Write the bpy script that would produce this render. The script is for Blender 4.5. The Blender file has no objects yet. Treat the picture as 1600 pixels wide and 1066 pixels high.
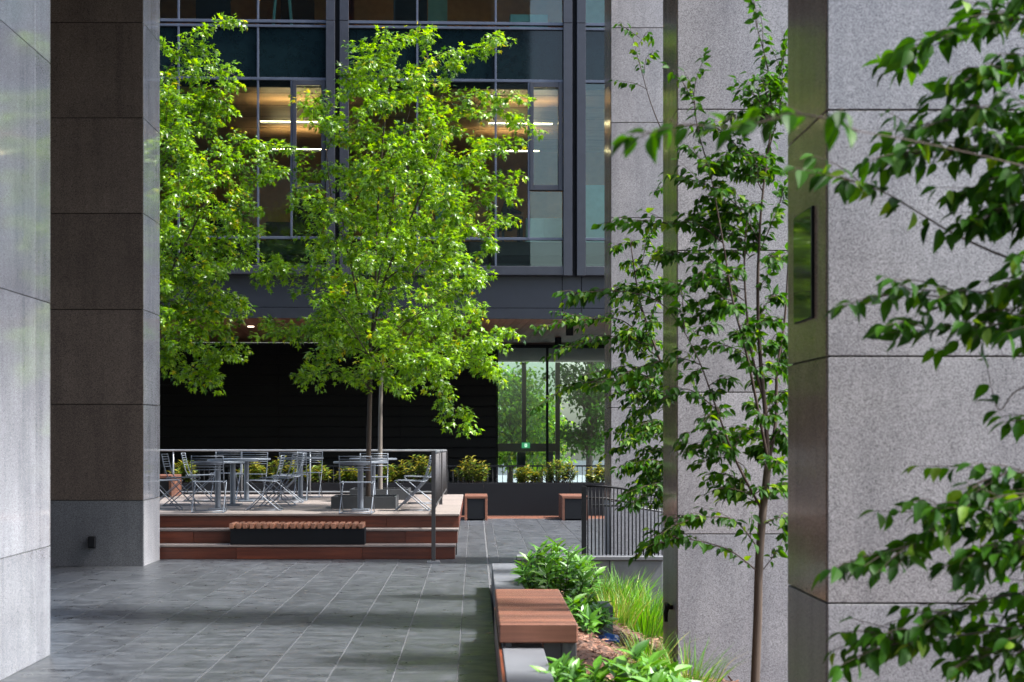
import bpy, bmesh, math, random
import numpy as np
from mathutils import Vector, Matrix, Quaternion

# ------------------------------------------------------------------ camera, sky, sun, exposure
SC = bpy.context.scene
COL = SC.collection
FPX, VX, VY, EYE = 2700.0, 743.0, 680.0, 1.75        # focal length and vanishing point in 1600 px units
cam_data = bpy.data.cameras.new('camera')
cam = bpy.data.objects.new('camera', cam_data); COL.objects.link(cam)
cam.location = (0, 0, EYE); cam.rotation_euler = (math.radians(90), 0, 0)
cam_data.sensor_width = 36.0
cam_data.lens = FPX / 1600 * 36
cam_data.shift_x = (800 - VX) / 1600
cam_data.shift_y = (VY - 533) / 1600
cam_data.clip_start = 0.1; cam_data.clip_end = 2000
cam_data.dof.use_dof = True
cam_data.dof.focus_distance = 24.0
cam_data.dof.aperture_fstop = 3.6
SC.camera = cam

SUN_EL, SUN_AZ = math.radians(56), math.radians(100)   # azimuth clockwise from +Y
world = bpy.data.worlds.new('World'); SC.world = world; world.use_nodes = True
wn = world.node_tree.nodes; wl = world.node_tree.links
sky = wn.new('ShaderNodeTexSky'); sky.sky_type = 'NISHITA'; sky.sun_disc = False
sky.sun_elevation = SUN_EL; sky.sun_rotation = SUN_AZ
sky.dust_density = 3.2; sky.air_density = 1.0; sky.ozone_density = 0.6
wl.new(sky.outputs[0], wn['Background'].inputs[0]); wn['Background'].inputs[1].default_value = 0.15
sun_data = bpy.data.lights.new('sun', 'SUN'); sun_data.energy = 3.0; sun_data.angle = math.radians(6)
sun_data.color = (1.0, 0.985, 0.96)
sun = bpy.data.objects.new('sun', sun_data); COL.objects.link(sun)
sdir = Vector((math.sin(SUN_AZ) * math.cos(SUN_EL), math.cos(SUN_AZ) * math.cos(SUN_EL), math.sin(SUN_EL)))
sun.rotation_euler = sdir.to_track_quat('Z', 'Y').to_euler()
sun.location = (-20, 20, 40)
SC.view_settings.view_transform = 'Standard'; SC.view_settings.look = 'None'
SC.view_settings.exposure = 1.95; SC.view_settings.gamma = 1.0
SC.render.engine = 'CYCLES'
SC.cycles.use_denoising = True
SC.cycles.max_bounces = 10; SC.cycles.transparent_max_bounces = 24
SC.cycles.diffuse_bounces = 5; SC.cycles.glossy_bounces = 4; SC.cycles.transmission_bounces = 8
SC.cycles.sample_clamp_indirect = 6.0

def at(px, py, d):
    return Vector(((px - VX) * d / FPX, d, EYE - (py - VY) * d / FPX))

# ------------------------------------------------------------------ node helpers and materials
def new_mat(name):
    m = bpy.data.materials.new(name); m.use_nodes = True
    nt = m.node_tree
    return m, nt, nt.nodes, nt.links, nt.nodes['Principled BSDF']

def coords(nt, scale=(1, 1, 1), jitter=True):
    N, L = nt.nodes, nt.links
    tc = N.new('ShaderNodeTexCoord'); mp = N.new('ShaderNodeMapping'); mp.inputs['Scale'].default_value = scale
    if jitter:
        oi = N.new('ShaderNodeObjectInfo'); ad = N.new('ShaderNodeVectorMath'); ad.operation = 'MULTIPLY_ADD'
        cb = N.new('ShaderNodeCombineXYZ')
        for i in range(3): L.new(oi.outputs['Random'], cb.inputs[i])
        ad.inputs[1].default_value = (37.0, 91.0, 53.0)
        L.new(cb.outputs[0], ad.inputs[0]); L.new(tc.outputs['Object'], ad.inputs[2]); L.new(ad.outputs[0], mp.inputs[0])
    else:
        L.new(tc.outputs['Object'], mp.inputs[0])
    return mp.outputs[0]

def ramp(nt, fac, stops):
    r = nt.nodes.new('ShaderNodeValToRGB'); e = r.color_ramp.elements
    while len(e) < len(stops): e.new(0.5)
    for el, (p, c) in zip(e, stops):
        el.position = p; el.color = (*c, 1) if len(c) == 3 else c
    nt.links.new(fac, r.inputs[0]); return r.outputs[0]

def noise(nt, vec, scale, detail=3, rough=0.55):
    n = nt.nodes.new('ShaderNodeTexNoise'); n.inputs['Scale'].default_value = scale
    n.inputs['Detail'].default_value = detail; n.inputs['Roughness'].default_value = rough
    if vec is not None: nt.links.new(vec, n.inputs['Vector'])
    return n.outputs['Fac']

def mixc(nt, fac, a, b, mode='MIX'):
    m = nt.nodes.new('ShaderNodeMix'); m.data_type = 'RGBA'; m.blend_type = mode
    for s, v in ((0, fac), (6, a), (7, b)):
        if hasattr(v, 'node'): nt.links.new(v, m.inputs[s])
        else: m.inputs[s].default_value = v if s == 0 else (*v, 1)
    return m.outputs[2]

def objrand_value(nt, col, lo, hi):
    N, L = nt.nodes, nt.links
    oi = N.new('ShaderNodeObjectInfo'); mr = N.new('ShaderNodeMapRange')
    mr.inputs[3].default_value = lo; mr.inputs[4].default_value = hi
    L.new(oi.outputs['Random'], mr.inputs[0])
    hs = N.new('ShaderNodeHueSaturation'); L.new(mr.outputs[0], hs.inputs['Value']); L.new(col, hs.inputs['Color'])
    return hs.outputs[0]

def bump(nt, fac, strength, dist, bsdf):
    b = nt.nodes.new('ShaderNodeBump'); b.inputs['Strength'].default_value = strength; b.inputs['Distance'].default_value = dist
    nt.links.new(fac, b.inputs['Height']); nt.links.new(b.outputs[0], bsdf.inputs['Normal'])

def granite(name, light, mid, dark, rough, grain=230, ior=1.5):
    m, nt, N, L, b = new_mat(name)
    v = coords(nt)
    vo = N.new('ShaderNodeTexVoronoi'); vo.inputs['Scale'].default_value = grain; L.new(v, vo.inputs['Vector'])
    sep = N.new('ShaderNodeSeparateColor'); L.new(vo.outputs['Color'], sep.inputs[0])
    c = ramp(nt, sep.outputs[0], [(0.0, dark), (0.18, dark), (0.3, mid), (0.62, mid), (0.8, light), (1.0, light)])
    f = noise(nt, v, 190, 2)
    c = mixc(nt, ramp(nt, f, [(0.45, (0, 0, 0)), (0.75, (.45, .45, .45))]), c, dark)
    big = noise(nt, v, 2.2, 4)
    c = mixc(nt, 1.0, c, ramp(nt, big, [(0.3, (.86, .85, .86)), (0.7, (1.06, 1.05, 1.04))]), 'MULTIPLY')
    vs = coords(nt, (5.0, 5.0, .35)); st = noise(nt, vs, 1.0, 4, .6)
    c = mixc(nt, 1.0, c, ramp(nt, st, [(0.32, (.80, .80, .81)), (0.55, (1, 1, 1)), (0.75, (1.08, 1.07, 1.06))]), 'MULTIPLY')
    c = objrand_value(nt, c, 0.88, 1.10)
    L.new(c, b.inputs['Base Color'])
    rr = N.new('ShaderNodeMapRange'); rr.inputs[3].default_value = rough * 0.8; rr.inputs[4].default_value = rough * 1.35
    L.new(big, rr.inputs[0]); L.new(rr.outputs[0], b.inputs['Roughness'])
    b.inputs['IOR'].default_value = ior
    if rough > 0.3: bump(nt, f, 0.2, 0.003, b)
    return m

def wood(name, c1, c2, rough=0.5, axis='X', scale=1.0, lo=0.75, hi=1.2):
    m, nt, N, L, b = new_mat(name)
    s = {'X': (1.2, 26, 26), 'Y': (26, 1.2, 26), 'Z': (26, 26, 1.2)}[axis]
    v = coords(nt, tuple(k * scale for k in s))
    n1 = noise(nt, v, 1.0, 5, 0.6)
    c = ramp(nt, n1, [(0.28, c1), (0.72, c2)])
    v2 = coords(nt, (1, 1, 1)); n2 = noise(nt, v2, 3.0, 3)
    c = mixc(nt, 1.0, c, ramp(nt, n2, [(0.3, (.8, .8, .8)), (0.7, (1.1, 1.1, 1.1))]), 'MULTIPLY')
    c = objrand_value(nt, c, lo, hi)
    L.new(c, b.inputs['Base Color']); b.inputs['Roughness'].default_value = rough
    bump(nt, n1, 0.2, 0.003, b)
    return m

def plain(name, col, rough=0.5, metal=0.0, var=0.12, spec=None, scale=6.0):
    m, nt, N, L, b = new_mat(name)
    v = coords(nt)
    n = noise(nt, v, scale, 5)
    lo = tuple(k * (1 - var) for k in col); hi = tuple(min(1, k * (1 + var)) for k in col)
    L.new(ramp(nt, n, [(0.3, lo), (0.7, hi)]), b.inputs['Base Color'])
    mr = N.new('ShaderNodeMapRange'); mr.inputs[3].default_value = rough * 0.85; mr.inputs[4].default_value = min(1, rough * 1.2)
    L.new(n, mr.inputs[0]); L.new(mr.outputs[0], b.inputs['Roughness'])
    b.inputs['Metallic'].default_value = metal
    if spec is not None: b.inputs['Specular IOR Level'].default_value = spec
    return m

def emitter(name, col, strength):
    m, nt, N, L, b = new_mat(name)
    b.inputs['Base Color'].default_value = (.8, .8, .8, 1)
    b.inputs['Emission Color'].default_value = (*col, 1); b.inputs['Emission Strength'].default_value = strength
    return m

def glass(name, tint, ior=1.5, wav=0.0, gain=1.0):
    m, nt, N, L, b = new_mat(name)
    N.remove(b)
    out = N['Material Output']
    tr = N.new('ShaderNodeBsdfTransparent'); tr.inputs[0].default_value = (*tint, 1)
    gl = N.new('ShaderNodeBsdfGlossy'); gl.inputs['Roughness'].default_value = 0.015; gl.inputs[0].default_value = (.9, .97, .95, 1)
    fr = N.new('ShaderNodeFresnel'); fr.inputs[0].default_value = ior
    mr = N.new('ShaderNodeMath'); mr.operation = 'MULTIPLY'; mr.inputs[1].default_value = gain; mr.use_clamp = True
    L.new(fr.outputs[0], mr.inputs[0])
    mx = N.new('ShaderNodeMixShader'); L.new(mr.outputs[0], mx.inputs[0]); L.new(tr.outputs[0], mx.inputs[1]); L.new(gl.outputs[0], mx.inputs[2])
    if wav:
        v = coords(nt); n = noise(nt, v, 0.7, 1)
        bp = N.new('ShaderNodeBump'); bp.inputs['Strength'].default_value = wav; bp.inputs['Distance'].default_value = 0.05
        L.new(n, bp.inputs['Height']); L.new(bp.outputs[0], gl.inputs['Normal']); 
    L.new(mx.outputs[0], out.inputs[0])
    return m

def leafmat(name, deep, fresh, young, trans=0.4, rough=0.38, single=False, spec=0.5):
    m, nt, N, L, b = new_mat(name)
    if single:
        oi = N.new('ShaderNodeObjectInfo'); rnd = oi.outputs['Random']
    else:
        ge = N.new('ShaderNodeNewGeometry'); rnd = ge.outputs['Random Per Island']
    c = ramp(nt, rnd, [(0.0, deep), (0.55, fresh), (.82, tuple(k * 1.1 for k in fresh)), (1.0, (fresh[0] * 1.7, fresh[1] * 1.3, fresh[2] * 1.3))])
    if not single:
        at_ = N.new('ShaderNodeAttribute'); at_.attribute_name = 'tint'
        c = mixc(nt, at_.outputs['Fac'], c, young)
    v = coords(nt)
    c = mixc(nt, 1.0, c, ramp(nt, noise(nt, v, 60, 2), [(0.3, (.85, .85, .85)), (0.7, (1.1, 1.1, 1.1))]), 'MULTIPLY')
    L.new(c, b.inputs['Base Color']); b.inputs['Roughness'].default_value = rough; b.inputs['Specular IOR Level'].default_value = spec
    tl = N.new('ShaderNodeBsdfTranslucent')
    hs = N.new('ShaderNodeHueSaturation'); hs.inputs['Hue'].default_value = 0.485; hs.inputs['Saturation'].default_value = 1.1
    hs.inputs['Value'].default_value = 1.6
    L.new(c, hs.inputs['Color']); L.new(hs.outputs[0], tl.inputs[0])
    mx = N.new('ShaderNodeMixShader'); mx.inputs[0].default_value = trans
    L.new(b.outputs[0], mx.inputs[1]); L.new(tl.outputs[0], mx.inputs[2]); L.new(mx.outputs[0], N['Material Output'].inputs[0])
    return m

M = {}
M['granite'] = granite('granite_honed', (.39, .385, .39), (.28, .275, .28), (.125, .122, .125), 0.2)
M['granite_side'] = granite('granite_polished', (.50, .40, .33), (.36, .285, .232), (.19, .15, .122), 0.14, 230, 1.33)
M['granite_pier'] = granite('granite_polished_pale', (.385, .40, .43), (.29, .302, .328), (.16, .167, .18), 0.05, 230, 1.72)
M['granite_shaded'] = granite('granite_brown_shaded', (.16, .132, .112), (.098, .080, .067), (.038, .032, .027), 0.14)  # brown granite darkened: shade on the left column's front is put into the colour
M['plinth'] = granite('granite_flamed', (.37, .375, .39), (.26, .265, .278), (.11, .112, .12), 0.5)
M['plinth_shaded'] = granite('granite_flamed_shaded', (.17, .18, .195), (.105, .112, .122), (.04, .043, .047), 0.5)  # plinth granite darkened to paint in the shade on that same front
M['joint'] = plain('joint_dark', (.02, .018, .016), 0.9)
M['grout'] = plain('tile_grout', (.11, .115, .12), 0.9)
M['concrete'] = plain('concrete_coping', (.105, .112, .125), 0.55, 0, 0.15, None, 3)
M['dark_stone'] = plain('dark_stone', (.10, .11, .12), 0.5, 0, 0.2)
M['soffit'] = plain('soffit_render', (.17, .14, .115), 0.8)
M['lobby'] = plain('lobby_stone', (.17, .125, .095), 0.5)
M['riser'] = wood('ipe_wood_red', (.058, .012, .005), (.145, .036, .015), 0.4, 'X', 1.0, .65, 1.25)
M['slat_x'] = wood('ipe_slat', (.095, .034, .019), (.20, .082, .048), 0.45, 'X', 1.0, .62, 1.25)
M['slat_y'] = wood('ipe_slat_depth', (.24, .10, .055), (.42, .21, .13), 0.5, 'Y')
M['board'] = wood('weathered_deck_board', (.15, .125, .11), (.24, .205, .185), 0.7, 'X', 1.0, .88, 1.08)
M['soffit_wood'] = wood('cedar_soffit', (.20, .075, .04), (.36, .155, .09), 0.5, 'Y')
M['black'] = plain('black_metal', (.006, .007, .009), 0.6, 0, .15, .2)
M['planter'] = plain('black_planter_metal', (.006, .007, .009), 0.65, 0, .15, .2)
M['louvre'] = plain('black_louvre', (.006, .0065, .007), 0.55, 0, .2, 0.3)
M['charcoal'] = plain('charcoal_steel', (.05, .055, .06), 0.45, 0.2)
M['rail_light'] = plain('grey_rail_steel', (.22, .23, .245), 0.35, 0.5)
M['rail'] = plain('rail_steel', (.045, .043, .044), 0.45, 0.3)
M['furniture'] = plain('grey_powder_coat', (.125, .143, .17), 0.4, 0.3)
M['frame'] = plain('window_frame_blue_grey', (.019, .022, .031), 0.42, 0.1)
M['mullion'] = plain('mullion_aluminium', (.060, .072, .10), 0.38, 0.3)
M['fascia'] = plain('fascia_blue_grey', (.017, .020, .028), 0.45, 0.1)
M['gap'] = plain('shadow_gap', (.006, .007, .009), 0.8)
M['spandrel'] = plain('spandrel_glass', (.004, .010, .012), 0.05, 0, .2, .3)
M['glass'] = glass('window_glass', (.78, .88, .85), 1.5, 0.02, 1.0)
M['lobby_glass'] = glass('lobby_glass', (.80, .88, .86), 1.5, 0.0, .6)
M['ceiling'] = wood('office_timber_ceiling', (.42, .25, .13), (.60, .38, .21), 0.45, 'X', 0.3, .95, 1.05)
M['office_wall'] = plain('office_wall', (.36, .20, .10), 0.7)
M['office_floor'] = plain('office_carpet', (.05, .05, .05), 0.9)
M['white'] = plain('white_laminate', (.55, .62, .60), 0.4)
M['teal'] = plain('teal_panel', (.18, .36, .35), 0.5)
M['lamp'] = emitter('pendant_light', (1.0, .66, .36), 17.0)
M['lamp_low'] = emitter('pendant_diffuser', (1.0, .88, .7), 0.16)
M['downlight'] = emitter('downlight', (1.0, .85, .65), 1.2)
M['exit'] = emitter('exit_sign_green', (.02, .45, .16), 0.22)
M['exit_mark'] = emitter('exit_sign_mark', (.8, 1.0, .85), 0.4)
M['bark'] = wood('bark_brown', (.036, .025, .018), (.098, .069, .048), 0.85, 'Z', 0.7, .9, 1.1)
M['bark_pale'] = wood('bark_pale', (.085, .07, .058), (.20, .175, .15), 0.85, 'Z', 0.5, .9, 1.1)
M['twig'] = plain('twig_bark', (.040, .024, .016), 0.85)
M['maple'] = leafmat('maple_leaf', (.016, .070, .005), (.150, .305, .012), (.48, .40, .020), .46, .30)
M['ovate'] = leafmat('ovate_leaf', (.007, .034, .003), (.024, .090, .005), (.12, .22, .02), .42, .5, False, .16)
M['ovate1'] = leafmat('ovate_leaf_single', (.007, .034, .003), (.024, .090, .005), (.12, .22, .02), .42, .5, True, .16)
M['glossy'] = leafmat('glossy_shrub_leaf', (.026, .105, .010), (.080, .225, .020), (.10, .22, .03), .26, .40)
M['glossy1'] = leafmat('glossy_shrub_leaf_single', (.026, .105, .010), (.085, .235, .020), (.10, .22, .03), .26, .40, True)
M['pieris'] = leafmat('yellow_shrub_leaf', (.024, .058, .007), (.070, .120, .012), (.24, .20, .02), .3, .4)
M['grass'] = leafmat('grass_blade', (.045, .150, .010), (.100, .290, .016), (.34, .30, .08), .35, .5)
M['mulch'] = plain('mulch_soil', (.060, .030, .020), 0.95, 0, .5, None, 40)
M['chip'] = wood('bark_chip', (.085, .034, .020), (.26, .12, .07), 0.9, 'X', 1.0, .6, 1.5)
M['blue'] = plain('blue_plastic', (.010, .055, .22), 0.3)
M['asphalt'] = plain('asphalt', (.05, .05, .052), 0.9)
M['paving'] = plain('street_paving', (.22, .22, .22), 0.8)

def slate():
    m, nt, N, L, b = new_mat('slate_tile')
    v = coords(nt, (0.9, 7.0, 1))
    n1 = noise(nt, v, 1.6, 6, 0.62)
    v2 = coords(nt, (1, 1, 1)); n2 = noise(nt, v2, 5.5, 5, 0.6)
    c = ramp(nt, n1, [(0.25, (.028, .031, .037)), (0.5, (.048, .053, .061)), (0.78, (.095, .100, .108))])
    c = mixc(nt, 1.0, c, ramp(nt, n2, [(0.3, (.80, .80, .80)), (0.7, (1.12, 1.12, 1.12))]), 'MULTIPLY')
    v3 = coords(nt, (1, 1, 1), False); n3 = noise(nt, v3, 9.0, 6, .7)
    c = mixc(nt, ramp(nt, n3, [(.55, (0, 0, 0)), (.8, (.35, .35, .35))]), c, (.14, .145, .15))
    c = objrand_value(nt, c, 0.90, 1.08)
    L.new(c, b.inputs['Base Color'])
    r = ramp(nt, n2, [(0.3, (.24, .24, .24)), (0.7, (.52, .52, .52))]); L.new(r, b.inputs['Roughness'])
    bump(nt, n1, 0.10, 0.004, b)
    return m
M['slate'] = slate()

# ------------------------------------------------------------------ object helpers
_box = {}
def box_mesh(sx, sy, sz, mat, bev=0.0):
    k = (round(sx, 4), round(sy, 4), round(sz, 4), mat, bev)
    if k in _box: return _box[k]
    bm = bmesh.new(); bmesh.ops.create_cube(bm, size=1.0)
    for v in bm.verts: v.co = Vector((v.co.x * sx, v.co.y * sy, v.co.z * sz))
    if bev: bmesh.ops.bevel(bm, geom=bm.edges[:], offset=bev, segments=1, affect='EDGES')
    me = bpy.data.meshes.new('box'); bm.to_mesh(me); bm.free(); me.materials.append(M[mat]); _box[k] = me
    return me

def link(name, me, parent=None, loc=(0, 0, 0), rot=None):
    o = bpy.data.objects.new(name, me); COL.objects.link(o)
    if parent is not None: o.parent = parent
    o.location = loc
    if rot is not None: o.rotation_euler = rot
    return o

def box(name, mat, x0, x1, y0, y1, z0, z1, parent=None, bev=0.0):
    """box given by world extents (or extents local to the parent)"""
    me = box_mesh(abs(x1 - x0), abs(y1 - y0), abs(z1 - z0), mat, bev)
    off = Vector(parent.get('_base', (0, 0, 0))) if parent is not None else Vector((0, 0, 0))
    return link(name, me, parent, Vector(((x0 + x1) / 2, (y0 + y1) / 2, (z0 + z1) / 2)) - off)

def tag(o, label, cat=None, group=None, kind=None):
    if label: o['label'] = label
    if cat: o['category'] = cat
    if group: o['group'] = group
    if kind: o['kind'] = kind
    return o

def thing(name, label, cat, loc=(0, 0, 0), group=None, rotz=0.0):
    o = bpy.data.objects.new(name, None); COL.objects.link(o); o.location = loc; o.rotation_euler = (0, 0, rotz)
    o.empty_display_size = 0.2
    o['_base'] = tuple(loc)
    tag(o, label, cat, group); return o

def mesh_from(name, verts, faces, mat, smooth=False):
    me = bpy.data.meshes.new(name); me.from_pydata([tuple(v) for v in verts], [], faces); me.materials.append(M[mat])
    if smooth:
        me.polygons.foreach_set('use_smooth', [True] * len(me.polygons))
    me.update(); return me

def tube_geo(pts, radii, sides=8, V=None, F=None, cap=True):
    """append a tapered tube along pts to lists V, F"""
    V = [] if V is None else V; F = [] if F is None else F
    pts = [Vector(p) for p in pts]; n = len(pts)
    if not hasattr(radii, '__len__'): radii = [radii] * n
    base = len(V); t0 = (pts[1] - pts[0]).normalized()
    ref = Vector((0, 0, 1)) if abs(t0.z) < 0.9 else Vector((1, 0, 0))
    u = t0.cross(ref).normalized()
    for i in range(n):
        t = (pts[min(i + 1, n - 1)] - pts[max(i - 1, 0)]).normalized()
        u = (u - t * u.dot(t)).normalized(); w = t.cross(u)
        for k in range(sides):
            a = 2 * math.pi * k / sides
            V.append(pts[i] + (u * math.cos(a) + w * math.sin(a)) * radii[i])
    for i in range(n - 1):
        for k in range(sides):
            a = base + i * sides + k; b = base + i * sides + (k + 1) % sides
            F.append((a, b, b + sides, a + sides))
    if cap:
        F.append(tuple(base + k for k in range(sides))[::-1]); F.append(tuple(base + (n - 1) * sides + k for k in range(sides)))
    return V, F

def tube_mesh(name, paths, mat, sides=8):
    V, F = [], []
    for pts, r in paths: tube_geo(pts, r, sides, V, F)
    return mesh_from(name, V, F, mat, True)

def disc_mesh(name, r, h, mat, sides=40, bev=0.006):
    prof = [(0, 0), (r - bev, 0), (r, bev), (r, h - bev), (r - bev, h), (0, h)]
    V, F = [], []
    for (q, z) in prof:
        for k in range(sides):
            a = 2 * math.pi * k / sides; V.append((q * math.cos(a), q * math.sin(a), z))
    for i in range(len(prof) - 1):
        for k in range(sides):
            F.append((i * sides + k, i * sides + (k + 1) % sides, (i + 1) * sides + (k + 1) % sides, (i + 1) * sides + k))
    me = mesh_from(name, V, F, mat); return me

def smooth_path(pts, n=6):
    """Catmull-Rom resample"""
    P = [Vector(p) for p in pts]
    if len(P) < 3: 
        return [P[0].lerp(P[1], i / n) for i in range(n + 1)]
    Q = [P[0] * 2 - P[1]] + P + [P[-1] * 2 - P[-2]]
    out = []
    for i in range(1, len(Q) - 2):
        p0, p1, p2, p3 = Q[i - 1], Q[i], Q[i + 1], Q[i + 2]
        for k in range(n):
            t = k / n
            out.append(0.5 * ((2 * p1) + (p2 - p0) * t + (2 * p0 - 5 * p1 + 4 * p2 - p3) * t * t + (3 * p1 - p0 - 3 * p2 + p3) * t ** 3))
    out.append(P[-1]); return out

def copy_tree(o, parent=None):
    c = o.copy(); COL.objects.link(c)
    if parent is not None: c.parent = parent
    for ch in list(o.children): copy_tree(ch, c)
    return c

# ------------------------------------------------------------------ ground, plaza, tiles
ground = box('ground', 'asphalt', -150, 150, -150, 200, -1.6, -1.2); tag(ground, 'grey street ground under and around the plaza', kind='structure')
plaza = box('plaza_floor', 'grout', -14, 0.17, -8, 38.3, -1.19, -0.006); tag(plaza, 'dark slate paved plaza floor', kind='structure')
plaza['_base'] = tuple(plaza.location)
plaza2 = box('plaza_floor', 'grout', 0.174, 9.0, 20.26, 38.3, -1.19, -0.006); tag(plaza2, 'dark slate paved plaza floor behind the planting bed', kind='structure')
plaza2['_base'] = tuple(plaza2.location)
TW, TL, GAP = 0.465, 1.55, 0.007
rng = random.Random(4)
def lay_tiles(par, xa, xb, ya, yb):
    k0 = math.floor((xa + 0.131) / TW)
    x = -0.131 + k0 * TW
    i = k0
    while x < xb - 0.01:
        y = ya - (i % 2) * TL / 2
        while y < yb - 0.02:
            a, b_, c, d = max(x, xa) + GAP / 2, min(x + TW, xb) - GAP / 2, max(y, ya) + .0012, min(y + TL, yb) - .0012
            if b_ - a > 0.03 and d - c > 0.03:
                o = box('tile', 'slate', a, b_, c, d, -0.03, 0.0, par, 0.0025)
                o.location.z += rng.uniform(-0.0008, 0.0008)
            y += TL
        x += TW; i += 1
lay_tiles(plaza, -5.25, 0.165, 10.6, 24.33)
lay_tiles(plaza, -0.596, 0.165, 24.33, 36.2)
lay_tiles(plaza2, 0.18, 3.6, 20.27, 36.2)
box('tile_field', 'slate', -13.9, -5.26, -7.9, 38.2, -0.03, -0.002, plaza)
box('tile_field', 'slate', -5.25, 0.165, -7.9, 10.59, -0.03, -0.002, plaza)
box('tile_field', 'slate', 3.61, 8.9, 20.27, 38.2, -0.03, -0.002, plaza2)
# timber strip in front of the back planter
for (xa, xb, par) in ((-6.0, 0.165, plaza), (0.18, 3.6, plaza2)):
    for k in range(8):
        box('floor_board', 'slat_x', xa, xb, 36.22 + k * 0.155, 36.22 + k * 0.155 + 0.148, -0.03, 0.001, par, 0.003)

# ------------------------------------------------------------------ tower over the colonnade (keeps the plaza in shade)
tower = thing('tower_building', 'stone tower above the colonnade, carried by the granite columns', 'building', (-5, 9, 9.2))
box('soffit', 'soffit', -14, 1.78, -8, 24.3, 9.8, 10.1, tower)
box('upper_storeys', 'fascia', -13.95, 1.76, -7.95, 24.27, 10.1, 17, tower)
box('lobby_wall', 'lobby', -14, -10.4, -8, 24.3, 0.0, 9.8, tower)
box('lobby_wall', 'lobby', -10.4, -1.5, -8, -6.5, 0.0, 9.8, tower)

def column(label, x0, x1, y0, y1, base, joints, gm='granite', pm='plinth', fm=None, sm='granite_side', front_seams=(), side_seams=(), top=9.8, g=.010):
    t = thing('granite_column', label, 'column', ((x0 + x1) / 2, (y0 + y1) / 2, base), 'granite clad columns')
    th = 0.04
    box('core', 'joint', x0 + .028, x1 - .028, y0 + .028, y1 - .028, base, top, t)
    zs = [base] + list(joints)
    while zs[-1] < top - 0.2: zs.append(zs[-1] + (joints[-1] - joints[-2]))
    zs[-1] = top
    fx = [x0] + list(front_seams) + [x1]; sy = [y0 + th] + list(side_seams) + [y1 - th]
    for i in range(len(zs) - 1):
        a, b = zs[i] + (g / 2 if i else 0), zs[i + 1] - g / 2
        mt = pm if i == 0 else gm
        for j in range(len(fx) - 1):
            box('panel', ((fm if i else 'plinth_shaded') if fm else mt), fx[j] + g / 2, fx[j + 1] - g / 2, y0, y0 + th - g, a, b, t, .002)
        box('panel', mt, x0 + g / 2, x1 - g / 2, y1 - th + g, y1, a, b, t, .002)
        for j in range(len(sy) - 1):
            ms = sm if i else mt
            box('panel', ms, x0, x0 + th, sy[j] + (g / 2 if j else 0), sy[j + 1] - (g / 2 if j < len(sy) - 2 else 0), a, b, t, .002)
            box('panel', ms, x1 - th, x1, sy[j] + (g / 2 if j else 0), sy[j + 1] - (g / 2 if j < len(sy) - 2 else 0), a, b, t, .002)
    return t
def jz(s, ys): return [EYE + (VY - y) / s for y in ys]
column('tall granite column left of the wooden deck, with a small black socket near its foot', -5.95, -4.43, 23.05, 24.27, 0.0, jz(117, [782, 632, 484, 334, 185, 36]), fm='granite_shaded', sm='granite_pier')
column('granite column beside the black railings, farthest of the right row', 1.81, 3.03, 23.1, 24.3, 0.0, jz(117, [784, 637, 489, 340, 191, 43]), top=20)
column('granite column behind the slender tree trunk, middle of the right row', 1.775, 2.99, 15.2, 16.4, -0.55, jz(178, [835, 613, 391, 170, -52]), top=20)
column('granite column nearest the camera on the right, half hidden by leaves', 1.82, 3.04, 8.94, 10.1, -0.6, jz(302, [943, 557, 172, -213]), top=20)
column('pale granite pier at the left edge of the picture, reflecting trees', -4.7, -3.385, 10.4, 13.77, 0.0, [0.868, 2.80, 4.71, 6.62, 8.53], side_seams=(13.28,), sm='granite_pier', pm='granite_pier', g=.006)
# socket on the left column
so = thing('socket_box', 'small black weatherproof socket low on the left granite column', 'socket', at(146, 846, 23.05))
box('cover', 'black', -5.155, -5.06, 22.985, 23.05, 0.245, 0.40, so, .006)
box('lid', 'black', -5.15, -5.065, 22.972, 22.984, 0.26, 0.385, so, .004)
# plaque on the nearest right column and tap on the middle one
M['plaque'] = plain('plaque_glass', (.10, .12, .08), 0.05, 0.5)
pq = thing('wall_plaque', 'dark glass plaque on the side of the nearest right column', 'plaque', (1.82, 9.52, 2.38))
box('backing', 'black', 1.806, 1.82, 9.278, 9.792, 2.378, 2.982, pq)
box('glass_face', 'plaque', 1.800, 1.8055, 9.285, 9.785, 2.385, 2.975, pq)
tp = thing('garden_tap', 'small dark tap on the side of the middle right column', 'tap', (1.775, 15.55, 0.2))
link('pipe', tube_mesh('tap_pipe', [([(0, 0, 0), (-.05, 0, 0), (-.07, 0, 0)], [.02, .02, .024])], 'black'), tp)
link('handle', tube_mesh('tap_handle', [([(-.045, -.12, .02), (-.045, .12, .02)], .018)], 'black'), tp)
link('spout', tube_mesh('tap_spout', [([(-.05, 0, .0), (-.062, 0, -.05), (-.06, 0, -.13)], [.022, .02, .016])], 'black'), tp)

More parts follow.
